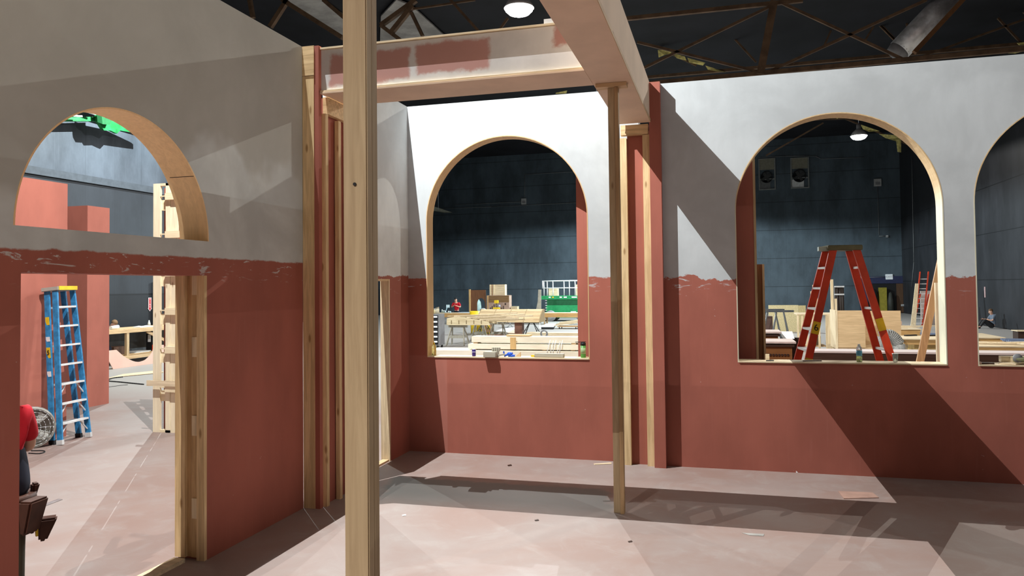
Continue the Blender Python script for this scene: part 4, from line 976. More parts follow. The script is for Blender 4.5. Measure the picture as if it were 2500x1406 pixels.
tag(MB().ball((q.x, Yb+.55, zt2+.14), .14, (1.5,1,1)).build('grey_bundle', plain('grey_bundle', (.4,.4,.4))), 'grey bundle lying on the far bench left of the cabinet', 'bundle')
# grey board standing upright
Y = 45.6; L_ = [(1308,760),(1313,735),(1314,707),(1321,707),(1321,790),(1308,790)]
P = [at(a, b, Y=Y) for a, b in L_]; P = [Vector((p.x, p.y, max(0, p.z) if i < 4 else 0)) for i, p in enumerate(P)]
tag(MB().prism(P, (0,.05,0)).build('template_board', plain('grey_beige_board', (.36,.34,.29))), 'tall grey template board with a curved edge beside the green lift', 'board')
# scissor lift
Y = 48.; X0 = at(1333, 760, Y=Y).x; X1 = X0+2.7; g_ = lambda py: at(1370, py, Y=Y).z
li = thing('scissor_lift', 'green scissor lift with white guard rails behind the far bench', 'lift', ((X0+X1)/2, Y+.6, 0))
GR2 = plain('dark_green_panel', (.008,.12,.045), .5)
zd0, zd1 = g_(727), g_(722)
MB().box((X0, Y, .30), (X1, Y+1.2, g_(745)), ).build('chassis', GREEN, li)
MB().box((X0+.05, Y+.05, g_(745)+.001), (X1-.05, Y+1.15, zd0-.1)).build('scissor_stack', GR2, li)
for k in range(6): MB().box((X0-.04, Y-.03, g_(745)+.05-.16*k+.4), (X0+.08, Y-.001, g_(745)+.05-.16*k+.44)).build('arm_end', ALU, li)
MB().box((X0-.35, Y-.05, zd0-.10), (X1+.1, Y+1.25, zd1)).build('platform', GREEN, li)
for k, (px, w) in enumerate(((1342, .13), (1350, .12), (1369, .15), (1380, .2), (1402, .34))):
    x = at(px, 725, Y=Y-.05).x; MB().box((x-w/2, Y-.058, zd0+.0), (x+w/2, Y-.051, zd0+.08)).build('decal', YEL if k == 1 else WHITE, li)
x = at(1399, 760, Y=Y).x; MB().box((x-.15, Y-.008, g_(763)), (x+.2, Y-.001, g_(760))).build('decal', WHITE, li)
for x in (X0+.32, X1-.32):
    for y in (Y-.16, Y+1.2): 
        w_ = MB().lathe([(.0001,-.1),(.22,-.1),(.34,-.09),(.36,-.05),(.36,.05),(.34,.09),(.22,.1),(.0001,.1)], (x, y+.08, .36), 24, (0,1,0)).build('wheel', plain('grey_tyre', (.22,.22,.23)), li)
        MB().lathe([(.0001,-.125),(.1,-.125),(.2,-.105),(.2,-.10),(.0001,-.1)], (x, y+.08, .36), 20, (0,1,0)).build('hub', plain('grey_hub', (.35,.35,.37)), w_)
MB().box((X0+.75, Y-.02, .25), (X1-.75, Y+1.1, .55)).build('battery_tray', GREEN, li)
zr, zm = g_(685.5), g_(703)
rx0, rx1 = at(1325, 700, Y=Y).x, X1+.05
for y in (Y, Y+1.15):
    MB().tube((rx0, y, zr), (rx1, y, zr), .035, 8).build('rail', WHITE, li); MB().tube((rx0, y, zm), (rx1, y, zm), .03, 8).build('rail', WHITE, li)
    for px in (1328, 1336, 1350, 1377, 1390, 1404, 1425):
        x = at(px, 700, Y=y).x
        if x < rx1: MB().tube((x, y, zd1), (x, y, zr), .03, 8).build('rail_post', WHITE, li)
for x in (rx0, rx1): MB().tube((x, Y, zr), (x, Y+1.15, zr), .035, 8).build('rail', WHITE, li); MB().tube((x, Y, zm), (x, Y+1.15, zm), .03, 8).build('rail', WHITE, li)
MB().tube((rx0, Y, zm), (rx0, Y, zr), .035, 8).build('rail_post', WHITE, li)
x = at(1351, 712, Y=Y+.5).x
tag(MB().box((x-.28, Y+.3, zd1+.002), (x+.33, Y+.7, g_(704))).build('crate', PALEX), 'pale crate standing on the platform of the green lift', 'crate')
x = at(1412, 712, Y=Y+.5).x
tag(MB().box((x-.12, Y+.3, zd1+.002), (x+.33, Y+.7, g_(695))).build('board_stack', PALEX), 'pale boards standing at the right on the lift platform', 'board')
# things on the floor
def floor_slab(name, label, cat, pts, z0, z1, mat, group=None):
    return tag(MB().prism([at(a, b, Z=z0) for a, b in pts], (0,0,z1-z0)).build(name, mat), label, cat, group)
floor_slab('sheet_stack', 'black edged stack of white sheets on the floor before the lift', 'sheet', [(1318,803),(1333,794),(1357,794),(1352,803)], .02, .10, BLACK)
floor_slab('white_sheet', 'white sheet lying on the black edged stack before the lift', 'sheet', [(1319,798.5),(1334,790.5),(1358,790),(1352,798.5)], .101, .12, WHITE)
q = at(1385, 803, Z=0)
dl = thing('dolly', 'low wooden dolly loaded with tilted boards before the lift', 'dolly', (q.x, q.y, 0))
dx, dy = q.x, q.y
MB().box((dx-.55, dy, .10), (dx+.55, dy+.8, .15)).build('deck', TAN, dl)
for x in (dx-.45, dx+.45):
    for y in (dy+.08, dy+.72): MB().tube((x-.02, y, .05), (x+.02, y, .05), .049, 10).build('caster', BLACK, dl)
for k in range(4):
    tag(MB().bar((dx-.75+.1*k, dy+.35, .17+.055*k), (dx+.55+.1*k, dy+.35, .33+.055*k), .6, .04).build('loose_board', PALED if k % 2 else PALEX), ['lowest','second','third','topmost'][k]+' tilted board lying on the low dolly', 'board', 'boards on the low dolly')
q0 = at(1276, 818, Z=0); 
tag(MB().box((q0.x+.5, q0.y-1.2, .0), (q0.x+2.9, q0.y-.5, .19)).build('low_platform', PALEX), 'low pale timber platform on the floor right of the metal saw horse', 'platform')
q = at(1349, 818, Z=0)
tag(MB().lathe([(.11,-.04),(.17,-.04),(.18,0),(.17,.04),(.11,.04),(.11,-.04)], (q.x, q.y-1.75, .18), 22, (0,1,0)).build('tyre', plain('grey_tyre2', (.22,.22,.23))), 'grey tyre standing on edge before the low timber platform', 'tyre')
floor_slab('white_board', 'white board leaning low on the floor under the barrel panel', 'board', [(1206,812),(1228,803),(1262,800),(1240,813)], .01, .05, WHITE)
floor_slab('kraft_board', 'tan cardboard lying on the floor under the barrel panel', 'board', [(1238,815),(1262,804),(1275,806),(1272,816)], .02, .07, MDF)
floor_slab('red_brown_beam', 'red brown beam lying on the floor behind the white planks', 'beam', [(1190,819.5),(1190,817.5),(1232,817.5),(1232,819.5)], .01, .06, plain('red_brown_box', (.20,.09,.06)))
q = at(1244, 800, Z=0)
hw_ = thing('wheel_cart', 'small cart with two thin wheels behind the barrel panel', 'cart', (q.x, q.y, 0))
for d in (-.22, .3):
    MB().path([Vector((q.x+d+.24*cos(a), q.y, .25+.24*sin(a))) for a in [2*pi*i/20 for i in range(21)]], .025, 6).build('wheel', STEEL, hw_)
MB().bar((q.x-.22, q.y, .26), (q.x+.3, q.y, .26), .04, .05).build('axle_frame', DGREY, hw_); MB().box((q.x-.3, q.y+.03, .3), (q.x+.4, q.y+.4, .5)).build('bed', DGREY, hw_)
q = at(1345, 800, Z=0)
tag(MB().lathe([(.0001,0),(.09,0),(.05,.22),(.012,.24),(.012,.6),(.0001,.6)], (q.x-.1, q.y-2.2, 0), 10).build('glue_stand', WHITE), 'small white cone shaped stand with a thin rod before the sheet stack', 'stand')

# ------------------------------------------------------------------ behind the right arches
bf = thing('set_flat', 'dark red backing flat standing behind the wall between the centre and right arches', 'set flat', (-.7, 10.4, 0), 'free standing set flats')
xe = at(1849, 700, Y=10.35).x
MB().box((-1.93, 10.35, 0), (xe-.03, 10.37, 4.4)).build('face', M_RED, bf)
MB().box((xe-.03, 10.345, 0), (xe, 10.44, 4.4)).build('edge_board', PZ, bf)
MB().box((-1.93, 10.371, 0), (-1.90, 10.44, 4.4)).build('edge_board', PZ, bf)
x0 = at(1856, 700, Y=10.55).x; x1 = at(1868, 760, Y=10.55).x; zt_ = at(1862, 645, Y=10.55).z
sp = thing('leaning_sheet', 'brown sheet with a pale edge standing beside the dark red backing flat', 'sheet', (x1, 10.55, 0))
MB().box((-.9, 10.55, 0), (x1-.028, 10.58, zt_)).build('sheet_face', wood('brown_sheet', (.24,.11,.045), 'z', False), sp)
MB().box((x1-.027, 10.53, 0), (x1, 10.62, zt_)).build('edge_board', PZ, sp)
# red step ladder
lx = at(2053, 606, Y=11.0)
rl, W, fx, rx, hw = ladder('step_ladder', 'tall orange red step ladder standing open behind the right arch', (lx.x, 11.0, 0), radians(8), lx.z+.01, .84, .86, .34, .70, 9, (REDF, ALU, plain('worn_cap', (.12,.11,.06), .6)), .30, tw=.15, railw=.095, caph=.07, stepd=.10)
for z0, z1, mt in ((1.62, 1.78, YEL), (1.0, 1.3, plain('warning_yellow', (.42,.28,.02)))):
    zm = (z0+z1)/2; MB().bar(W(fx(z0), -hw(z0)-.018, z0), W(fx(z1), -hw(z1)-.018, z1), .097, .006, Matrix.Rotation(radians(8),3,'Z') @ Vector((0,1,0))).build('sticker', mt, rl)
z0, z1 = 1.66, 1.82; MB().bar(W(rx(z0), -hw(z0)*.93-.018, z0), W(rx(z1), -hw(z1)*.93-.018, z1), .097, .006, Matrix.Rotation(radians(8),3,'Z') @ Vector((0,1,0))).build('sticker', YEL, rl)
text('sticker_number', '6', .12, BLACK, rl, W(fx(1.70), -hw(1.7)-.024, 1.70), face_rot((cos(.14),sin(.14),0),(0,0,1)))
MB().box((lx.x-.30, 10.83, lx.z-.035), (lx.x-.19, 10.98, lx.z+.02)).build('cap_tray', plain('pale_tray', (.35,.42,.38)), rl)
# right sill
SR = 1.3385
q = at(2098, 880, Y=9.86)
lathe_thing('water_bottle', 'clear water bottle with a blue label standing on the right sill', 'bottle', (q.x, 9.86, SR), [
    ('bottle_body', [(.0001,0),(.030,.002),(.033,.01),(.033,.15),(.028,.175),(.014,.195),(.0001,.196)], CLR), ('drink', [(.0001,.004),(.029,.005),(.029,.07),(.0001,.07)], LIME), ('label', [(.0333,.075),(.0337,.075),(.0337,.135),(.0333,.135)], plain('blue_label', (.12,.42,.62), .4)), ('bottle_cap', [(.0001,.1965),(.015,.1965),(.015,.215),(.0001,.215)], WHITE)])
q = at(2186, 880, Y=9.9)
lathe_thing('plastic_cup', 'small clear plastic cup at the right on the right sill', 'cup', (q.x, 9.9, SR), [('cup_wall', [(.0001,0),(.024,0),(.033,.1),(.031,.1),(.022,.004),(.0001,.004)], CLR), ('rim', [(.031,.1),(.035,.1),(.035,.104),(.031,.104)], WHITE)])
q = at(1985, 880, Y=9.86)
tag(MB().bar((q.x-.12, 9.84, SR+.006), (q.x+.1, 9.88, SR+.006), .012, .01).build('pencil', DARKW), 'dark pencil lying on the right sill below the red ladder', 'pencil')
q = at(1873, 876, Y=9.93)
tag(MB().box((q.x-.02, 9.91, SR), (q.x+.025, 9.95, SR+.075)).build('wood_block', PALEX), 'little upright wood block at the left end of the right sill', 'block')
q = at(1881, 884, Y=9.80)
tag(MB().bar((q.x-.05, 9.79, SR+.007), (q.x+.04, 9.82, SR+.007), .014, .012).build('dark_bit', DGREY), 'tiny dark metal bit on the right sill near its left end', 'tool bit')
# far right sill: scrap wood and grinder
q = at(2470, 880, Y=9.88)
tag(MB().prism([at(2440,889,Z=SR+.002), at(2500,880,Z=SR+.002), at(2560,884,Z=SR+.002), at(2480,891,Z=SR+.002)], (0,0,.015)).build('wood_strip', PALEX), 'flat pale wood strip lying on the far right sill', 'wood strip')
tag(MB().box((q.x-.10, 9.9, SR+.018), (q.x+.4, 9.98, SR+.085)).build('wood_block', PALEX), 'pale wood block at the back of the far right sill', 'wood block')
pt = thing('power_tool', 'olive grey power tool lying on the far right sill', 'tool', (q.x+.1, 9.82, SR+.0185))
MB().tube((q.x+.0, 9.80, SR+.06), (q.x+.35, 9.84, SR+.06), .036, 14).build('tool_body', plain('olive_grey', (.16,.16,.08)), pt); MB().lathe([(.0001,-.01),(.05,-.01),(.05,.012),(.0001,.012)], (q.x+.03, 9.785, SR+.075), 16, (.2,-1,.15)).build('disc', MGREY, pt)
tag(MB().box((q.x-.36, 9.80, SR+.0005), (q.x-.2, 9.86, SR+.018)).build('dark_file', DARKW), 'dark flat bar at the left of the far right sill', 'bar')
tag(MB().lathe([(.0001,0),(.02,.0),(.022,.02),(.012,.03),(.0001,.03)], (at(2392,888,Y=9.8).x, 9.8, SR), 12).build('plastic_disc', plain('pinkish_cap', (.55,.38,.33))), 'small pinkish plastic disc at the left corner of the far right sill', 'disc')

# dark edged table with a pinkish top
Yt = 13.2; zt_ = at(2100, 858, Y=Yt).z; xa_, xb_ = at(1972, 858, Y=Yt).x, 8.5
td = thing('narrow_bench', 'long narrow dark edged bench behind the right arches', 'bench', (5, Yt+.2, 0))
MB().box((xa_, Yt, zt_-.03), (xb_, Yt+.5, zt_)).build('tabletop', plain('pinkish_white_top', (.56,.47,.45), var=.06, scale=2), td)
MB().box((xa_+.02, Yt+.01, zt_-.17), (xb_, Yt+.05, zt_-.031)).build('apron', DARKW, td)
MB().box((xa_+.02, Yt-.15, zt_-.21), (xb_, Yt+.3, zt_-.18)).build('lower_ledge', PALEX, td)
for x in (xa_+.1, xa_+2.4, xa_+4.6, xb_-.1):
    for y in (Yt+.15, Yt+.42): MB().box((x-.04, y-.04, 0), (x+.04, y+.04, zt_-.211 if y < Yt+1 else zt_-.031)).build('leg', DARKW, td)
# brown carved cabinets at the left
Yc_ = 13.0; za = at(1900, 834, Y=Yc_).z; xa_, xb_ = at(1850, 840, Y=Yc_).x-.6, at(1942, 840, Y=Yc_).x
def cabinet(label, x0, x1, y, z1, dep, deco):
    t = thing('carved_cabinet', label, 'cabinet', ((x0+x1)/2, y, 0), 'brown carved cabinets')
    MB().box((x0+.04, y+.03, 0), (x1-.05, y+dep, z1-.05)).build('cabinet_body', BROWN, t)
    MB().box((x0, y-.01, z1-.03), (x1+.01, y+dep+.02, z1)).build('top', plain('pinkish_dusty_top', (.55,.44,.40)), t)
    MB().box((x0+.015, y+.005, z1-.085), (x1-.015, y+dep, z1-.0505)).build('cornice', DARKW, t)
    if deco:
        m = MB(); x = x0+.06
        while x < x1-.09: m.box((x, y+.018, z1-.235), (x+.03, y+.0295, z1-.20)); x += .045
        m.build('dentil_band', DARKW, t)
        for xx in (x0+.1, (x0+x1)/2+.2): MB().box((xx, y+.015, .3), (xx+(x1-x0)/2-.35, y+.0295, z1-.3)).build('panel', BROWN, t)
    return t
cabinet('brown carved cabinet nearest behind the left side of the right arch', xa_, xb_, Yc_, za, .7, True)
Y2_ = 14.6; z2_ = at(1890, 810, Y=Y2_).z; x2_ = at(1907, 820, Y=Y2_).x
cabinet('brown cabinet second in depth behind the carved one', x2_-1.6, x2_, Y2_, z2_, .7, False)
tag(MB().prism([(x2_-.02, Y2_+.15, z2_+.0), (x2_+.28, Y2_-.1, z2_-.06), (x2_+.28, Y2_+.35, z2_+.0), (x2_-.02, Y2_+.55, z2_+.012)], (0,0,.012)).build('plan_sheet', PAPER), 'white plan sheet draped over the end of the second brown cabinet', 'paper') if False else None
ws = thing('plan_sheet', 'white plan sheet on a slim stand beside the second brown cabinet', 'paper', (x2_+.16, Y2_+.2, 0))
P = [at(a, b, Y=Y2_+.3+(.25 if b < 815 else 0)) for a, b in ((1911,827),(1940,827),(1934,809),(1907,809))]
MB().prism(P, (0,.01,.0)).build('sheet', PAPER, ws); MB().box((x2_+.06, Y2_+.6, 0), (x2_+.4, Y2_+.7, P[0].z)).build('stand', DARKW, ws)
# metal rack of saw horses
for k, (px, Y, w) in enumerate(((1884, 24, .32), (1905, 23, .30))):
    x = at(px, 800, Y=Y).x; metal_horse(['rear dark metal saw horse behind the brown cabinets','front dark metal saw horse with a lower arm behind the brown cabinets'][k], x, Y, at(px, 757 if k else 754, Y=Y).z, w*1.1, wide=.75)
x = at(1876, 790, Y=24.6).x
tag(MB().box((x-.3, 24.5, 0), (x+.12, 24.9, at(1876,772,Y=24.6).z)).build('tool_box', plain('dull_dark_red', (.10,.06,.05))), 'dark red box between the metal saw horses and the pale boards', 'box')
# OSB
Y = 38.; P0, P1 = at(1876, 745, Y=Y), at(1968, 793, Y=Y)
ob = thing('board_stack', 'low stack of pale yellow boards standing on edge before the far wall', 'board', (P0.x, Y, 0))
for k in range(2): MB().box((P0.x+1.35*k, Y, 0), (min(P0.x+1.35*(k+1)-.01, P1.x), Y+.06+.04*k, P0.z-.02*k)).build('board', plain('osb_board%d' % k, (.62-.1*k, .53-.1*k, .30-.08*k), var=.15, scale=20), ob)
# frame cabinet
Y = 27.; x0, x1 = at(1946, 770, Y=Y).x, at(2046, 770, Y=Y).x; zt_ = at(1990, 766, Y=Y).z
fc = thing('frame_bench', 'low open framed bench of pale timber behind the red ladder', 'bench', ((x0+x1)/2, Y+.4, 0))
MB().box((x0, Y, zt_-.04), (x1, Y+1.2, zt_)).build('worktop', PALEX, fc)
for u in (0, .1, .22, .36, .52, .7): MB().box((x0+(x1-x0)*u, Y+.02, 0), (x0+(x1-x0)*u+.06, Y+.1, zt_-.041)).build('leg', PALEZ, fc)
MB().box((x1-.35, Y-.03, 0), (x1-.02, Y+.01, zt_-.041)).build('end_panel', PALEZ, fc); MB().box((x0+.2, Y+.3, .15), (x1-.36, Y+1.1, .19)).build('lower_shelf', TAN, fc)
MB().box((x0+.5, Y+.4, .191), (x1-.5, Y+1.0, .5)).build('shelf_box', plain('dark_inside', (.12,.08,.05)), fc)
# plywood box
Y = 24.9; x0, x1, x2 = at(2045, 790, Y=Y).x, at(2112, 790, Y=Y).x, at(2199, 770, Y=Y+1.2).x; zt_ = at(2080, 758, Y=Y).z
pb = thing('plywood_crate', 'big open plywood crate in the middle behind the red ladder', 'crate', ((x0+x2)/2, Y+.6, 0))
MB().box((x0, Y, .32), (x1, Y+.03, zt_)).build('front_panel', PLY, pb); MB().box((x0-.06, Y-.01, .28), (x0-.001, Y+1.2, zt_)).build('side_panel', PALEZ, pb)
zb3 = at(2150, 758.5, Y=Y+1.2).z
MB().box((x0, Y+1.2, .32), (x2, Y+1.23, zb3)).build('back_panel', PLY, pb); MB().box((x0, Y+.031, .28), (x2-.3, Y+1.19, .318)).build('bottom_panel', PLY, pb)
for x in (x0+.05, x2-.4):
    for y in (Y+.08, Y+1.1): MB().box((x-.05, y-.05, 0), (x+.05, y+.05, .279)).build('foot', PALEZ, pb)
# big sheet under/before the crate
floor_slab('sheet_stack', 'pinkish sheet lying low before the plywood crate', 'sheet', [(1990,829),(1990,822),(2040,823),(2130,829),(2110,832)], .05, .3, plain('red_brown_box', (.20,.09,.06))) if False else None
# upright lumber and pipes at far wall
for k, (px0, px1, pt_, Y, lab_) in enumerate(((1980, 1986, 711, 30., 'short pale board upright left of the red ladder'), (1985, 1997, 695.5, 30.3, 'wide pale board upright left of the red ladder'), (2029, 2036, 682, 29., 'tallest pale board upright inside the red ladder'), (2038, 2044, 729, 28.9, 'shorter pale board upright inside the red ladder'))):
    a, b = at(px0, 760, Y=Y), at(px1, 760, Y=Y)
    tag(MB().box((a.x, Y, 0), (b.x, Y+.05, at(px0, pt_, Y=Y).z)).build('upright_board', PALEZ, None), lab_, 'board', 'boards standing upright behind the red ladder')
Y = 40.
pr = thing('pipe_rack', 'dark rack of pipes standing against the far wall inside the red ladder', 'rack', (at(2050,760,Y=Y).x, Y, 0))
for k, px in enumerate((2040, 2045, 2052, 2057)):
    a = at(px, 700, Y=Y); MB().tube((a.x, Y+.1, .0), (a.x, Y+.1, at(px, 698+k % 2*2, Y=Y).z), .07, 8).build('pipe', plain('rusty_dark', (.035,.025,.02)), pr)
for py in (699, 718): a, b = at(2037, py, Y=Y), at(2061, py, Y=Y); MB().box((a.x, Y-.03, a.z-.05), (b.x, Y+.02, a.z+.02)).build('bracket', ALU, pr)
# far wall: fans, exit door, sign, boxes, conduits
def wall_fan(label, x0, x1, zt, zb, lit):
    Y = YB; t = thing('wall_fan', label, 'fan', ((x0+x1)/2, Y, zb), 'wall fans high on the far wall')
    G = plain('dull_grey_frame', (.16,.165,.16)); w = .09; h = zt-zb
    m = MB(); m.box((x0, Y-.1, zb), (x1, Y-.002, zb+w)); m.box((x0, Y-.1, zt-w*.5), (x1, Y-.002, zt)); m.box((x0, Y-.1, zb+w), (x0+w, Y-.002, zt-w*.5)); m.box((x1-w, Y-.1, zb+w), (x1, Y-.002, zt-w*.5)); m.box((x0+w, Y-.1, zb+h*.32), (x1-w, Y-.002, zb+h*.36)); m.build('frame', G, t)
    MB().box((x0+w, Y-.03, zt-h*.36), (x1-w, Y-.003, zt-w*.5)).build('upper_panel', plain('dim_olive_panel', (.17,.16,.12)), t)
    c = Vector(((x0+x1)/2-.05, Y-.05, zb+h*.40)); r = (x1-x0)*.36
    MB().lathe([(.0001,0),(r,0),(r,.12),(r*.92,.12),(r*.92,.02),(.0001,.02)], c, 24, (0,-1,0)).build('fan_drum', BLACK, t)
    for k in range(4):
        a = k*pi/2+.5; MB().bar(c+Vector((0,-.06,0)), c+Vector((cos(a)*r*.85,-.08,sin(a)*r*.85)), .2, .02, (0,1,0)).build('blade', plain('dark_blade', (.03,.03,.03)), t)
    MB().box((x0+w, Y-.04, zb+w), (x1-w-.3, Y-.02, zb+h*.3)).build('louvre', plain('lit_louvre', (.55,.56,.56), .4, .3) if lit else plain('unlit_louvre', (.10,.10,.10)), t)  # lit and unlit look of the louvre put into its colour
a, b = at(1851, 388, Y=YB), at(1894, 463, Y=YB); wall_fan('left wall fan high on the far wall, with a louvre coloured as unlit', a.x, b.x, a.z, b.z, False)
a, b = at(1929, 386, Y=YB), at(1976, 459, Y=YB); wall_fan('right wall fan high on the far wall, with a louvre coloured as lit', a.x, b.x, a.z, b.z, True)
Yd = YB-.03
dx0, dx1, dz = at(2118, 700, Y=Yd).x, at(2207, 700, Y=Yd).x, at(2160, 692, Y=Yd).z
dr = tag(MB().box((dx0, YB-.02, 0), (dx1, YB-.005, dz)).build('door_1', plain('black_opening', (.006,.006,.007))), 'dark exit doorway in the far wall', 'door', kind='structure')
MB().box((dx0-.55, YB-.09, 0), (dx0, YB-.005, dz+.55)).build('door_frame', NAVYP, dr); MB().box((dx1, YB-.09, 0), (dx1+.45, YB-.005, dz+.55)).build('door_frame', plain('navy_post', (.02,.03,.12)), dr); MB().box((dx0, YB-.09, dz), (dx1, YB-.005, dz+.55)).build('door_header', NAVYP, dr)
a, b = at(2188, 700, Y=YB-.1).x, at(2206, 700, Y=YB-.1).x
MB().box((a, YB-.15, .05), (b-.05, YB-.095, dz-.02)).build('door_leaf', wood('dark_brown_door', (.07,.035,.018), 'z', False), dr)
a, b = at(2145, 700, Y=YB-.5).x, at(2164, 700, Y=YB-.5).x
tag(MB().box((a, YB-.6, 0), (b, YB-.3, dz-.3)).build('yellow_locker', plain('mustard_yellow', (.22,.18,.02))), 'mustard yellow locker standing in the exit doorway', 'locker')
tag(MB().lathe([(.0001,0),(.32,0),(.3,1.3),(.2,1.75),(.0001,1.85)], (at(2133,700,Y=YB-.6).x, YB-.55, 0), 14).build('black_coat_stand', BLACK), 'black coat stand at the left of the exit doorway', 'coat stand')
tag(MB().lathe([(.0001,0),(.22,0),(.22,.9),(.12,1.5),(.0001,1.6)], (at(2174,700,Y=YB-.6).x, YB-.55, 0), 12).build('dark_drum', plain('dark_olive', (.03,.03,.025))), 'dark drum right of the yellow locker in the exit doorway', 'drum')
a, b = at(2162, 669.5, Y=YB-.12), at(2180, 682, Y=YB-.12)
es = thing('exit_sign', 'white exit sign over the exit doorway', 'sign', ((a.x+b.x)/2, YB-.1, b.z))
MB().box((a.x, YB-.12, b.z), (b.x, YB-.005, a.z)).build('sign_box', WHITE, es, .01)
text('sign_text', 'EXIT', .22, plain('faded_letters', (.42,.40,.42)), es, ((a.x+b.x)/2, YB-.127, (a.z+b.z)/2), face_rot((1,0,0),(0,0,1)))
def jbox(label, px, py, Y, w, h, mat=MGREY):
    q = at(px, py, Y=Y); t = thing('junction_box', label, 'junction box', (q.x, Y, q.z), 'junction boxes on the far wall')
    MB().box((q.x-w/2, Y-.15, q.z-h/2), (q.x+w/2, Y-.003, q.z+h/2)).build('box', plain('box_grey', (.36,.36,.36)), t); MB().box((q.x-w*.32, Y-.16, q.z-h*.3), (q.x+w*.32, Y-.151, q.z+h*.12)).build('cover', MGREY, t); return t
jbox('grey junction box high on the far wall above the right red ladder', 2142, 446, YB, .5, .55); jbox('grey junction box on the wires seen in the centre arch', 1279.5, 492, YB, .42, .5)
jbox('small pale box at the end of a short pipe high above the exit sign', 2165, 577, YB, .14, .16); jbox('small pale switch box right of the exit doorway', 2203, 745, YB-.1, .22, .14)
jbox('small box on the wall left of the exit sign', 2100, 677, YB, .25, .14)
def conduit(label, pts, Y, r=.022, X=None, mat=None):
    P = [at(a, b, Y=Y) if X is None else at(a, b, X=X) for a, b in pts]
    return tag(MB().path(P, r, 6).build('conduit', mat or plain('dull_conduit', (.16,.165,.17))), label, 'conduit', 'thin conduits on the hall walls')
conduit('thin conduit rising behind the junction box to the exit sign', [(2142.5,455),(2146,573)], YB-.03)
conduit('short horizontal pipe high above the exit sign', [(2146,577),(2162,576)], YB-.05, .035)
conduit('thin pipe along the top of the exit doorway', [(2108,677),(2160,676)], YB-.11)
conduit('upper thin wire on the far wall in the centre arch', [(1110,500),(1274,493)], YB-.04); conduit('lower long thin wire on the far wall in the centre arch', [(1075,509),(1200,505),(1425,494)], YB-.04)
conduit('thin conduit above the junction box in the centre arch', [(1281,484),(1281,426),(1420,418)], YB-.04)
conduit('thin wire running over the wall fans', [(1850,384),(1920,381),(1990,381),(2005,388),(2110,384)], YB-.04)
conduit('thin vertical conduit on the right hall wall', [(2226,380),(2229,540),(2231,640),(2226,700)], None, X=XR-.04)
lamp2 = at(1068, 511, Y=58)
sh = thing('hanging_panel', 'pale tilted panel hanging at the left edge of the centre arch', 'panel', lamp2)
MB().prism([at(1050,502,Y=58), at(1072,508,Y=58.3), at(1104,519,Y=58.6), at(1086,520,Y=58.3), at(1050,514,Y=58)], (0,.05,.02)).build('panel', plain('pale_grey_panel', (.35,.36,.30)), sh); MB().tube((lamp2.x, 58.2, lamp2.z), (lamp2.x, 58.2, ZR-.02), .02, 6).build('wire', STEEL, sh)
# things by the right hall wall
Y = 40.; a, b, c, d = at(2222,792,Y=Y), at(2232,792,Y=Y), at(2243,692,Y=Y+1), at(2235,692,Y=Y+1)
P = [Vector((a.x,Y,0)), Vector((b.x+.05,Y,0)), c, d]
tag(MB().prism(P, (0,.06,0)).build('leaning_board', PALEZ), 'pale board leaning between the exit doorway and the far red ladder', 'board')
Y = 44.; pz = at(2260, 663, Y=Y).z; xx = at(2258, 720, Y=Y).x
el = thing('extension_ladder', 'far red extension ladder leaning by the right hall wall', 'ladder', (xx, Y, 0))
for s_ in (0, 1):
    for dd in (-.2, .2):
        MB().bar((xx-.38+dd+s_*.1, Y-.08*s_, .0 if not s_ else .6), (xx+dd+.1, Y+.5-.08*s_, pz-.0 if s_ else pz-1.2), .05, .09, (0,1,0)).build('rail', REDF, el)
for k in range(10):
    u = (k+.5)/11; MB().bar((xx-.58+.48*u, Y+.5*u-.04, pz*u), (xx-.18+.48*u, Y+.5*u-.04, pz*u), .04, .04).build('rung', ALU, el)
tag(MB().box((xx+.0, Y+.9, 0), (xx+.9, Y+1.0, at(2262,710,Y=Y+.9).z)).build('plywood_sheet', plain('pinkish_pale_panel', (.5,.42,.38))), 'pale panel standing behind the far red ladder', 'panel')
# leaning batten close behind the right jamb
Y = 10.6; a, b = at(2243, 890, Y=Y), at(2294, 652, Y=Y+.02)
d = (b-a); p0 = a - d*(a.z/d.z)
bt = thing('leaning_batten', 'orange brown batten leaning behind the right jamb of the right arch', 'batten', p0)
MB().bar(p0+Vector((.02,0,.03)), b+d*.25, .085, .04, (0,1,0)).build('batten', wood('orange_pine', (.55,.33,.16), 'z', False), bt)
Y = 10.45; x = at(2294, 830, Y=Y).x
tag(MB().box((x-.035, Y-.02, 0), (x+.03, Y+.04, at(2294,690,Y=Y).z)).build('upright_batten', PALEZ), 'pale batten standing upright just inside the right jamb of the right arch', 'batten')
# plywood work tables on the right
def ply_table(label, x0, x1, y0, y1, z, apron, legs=True, group='plywood work tables'):
    t = thing('plywood_table', label, 'table', ((x0+x1)/2, (y0+y1)/2, 0), group)
    MB().box((x0, y0, z-.03), (x1, y1, z)).build('tabletop', PALEX, t)
    MB().box((x0+.04, y0+.03, z-apron), (x1-.04, y0+.06, z-.031)).build('apron', wood('amber_apron', (.55,.34,.14), 'x', False), t)
    for x in (x0+.1, x1-.1):
        for y in (y0+.12, y1-.1): MB().box((x-.045, y-.045, 0), (x+.045, y+.045, z-.031)).build('leg', PALEZ, t)
    return t
Y = 28.2; zA = at(2190, 803, Y=Y).z; xA0, xA1 = at(2128, 803, Y=Y).x, at(2251, 803, Y=Y).x
ply_table('plywood table farthest of the tables behind the right arch', xA0, xA1, Y, Y+2.6, zA, .24)
Y = 23.2; zB_ = at(2250, 827, Y=Y).z; xB0, xB1 = at(2203, 827, Y=Y).x, at(2330, 827, Y=Y).x
ply_table('plywood table in the middle behind the right jamb of the right arch', xB0, xB1, Y, Y+1.4, zB_, .17)
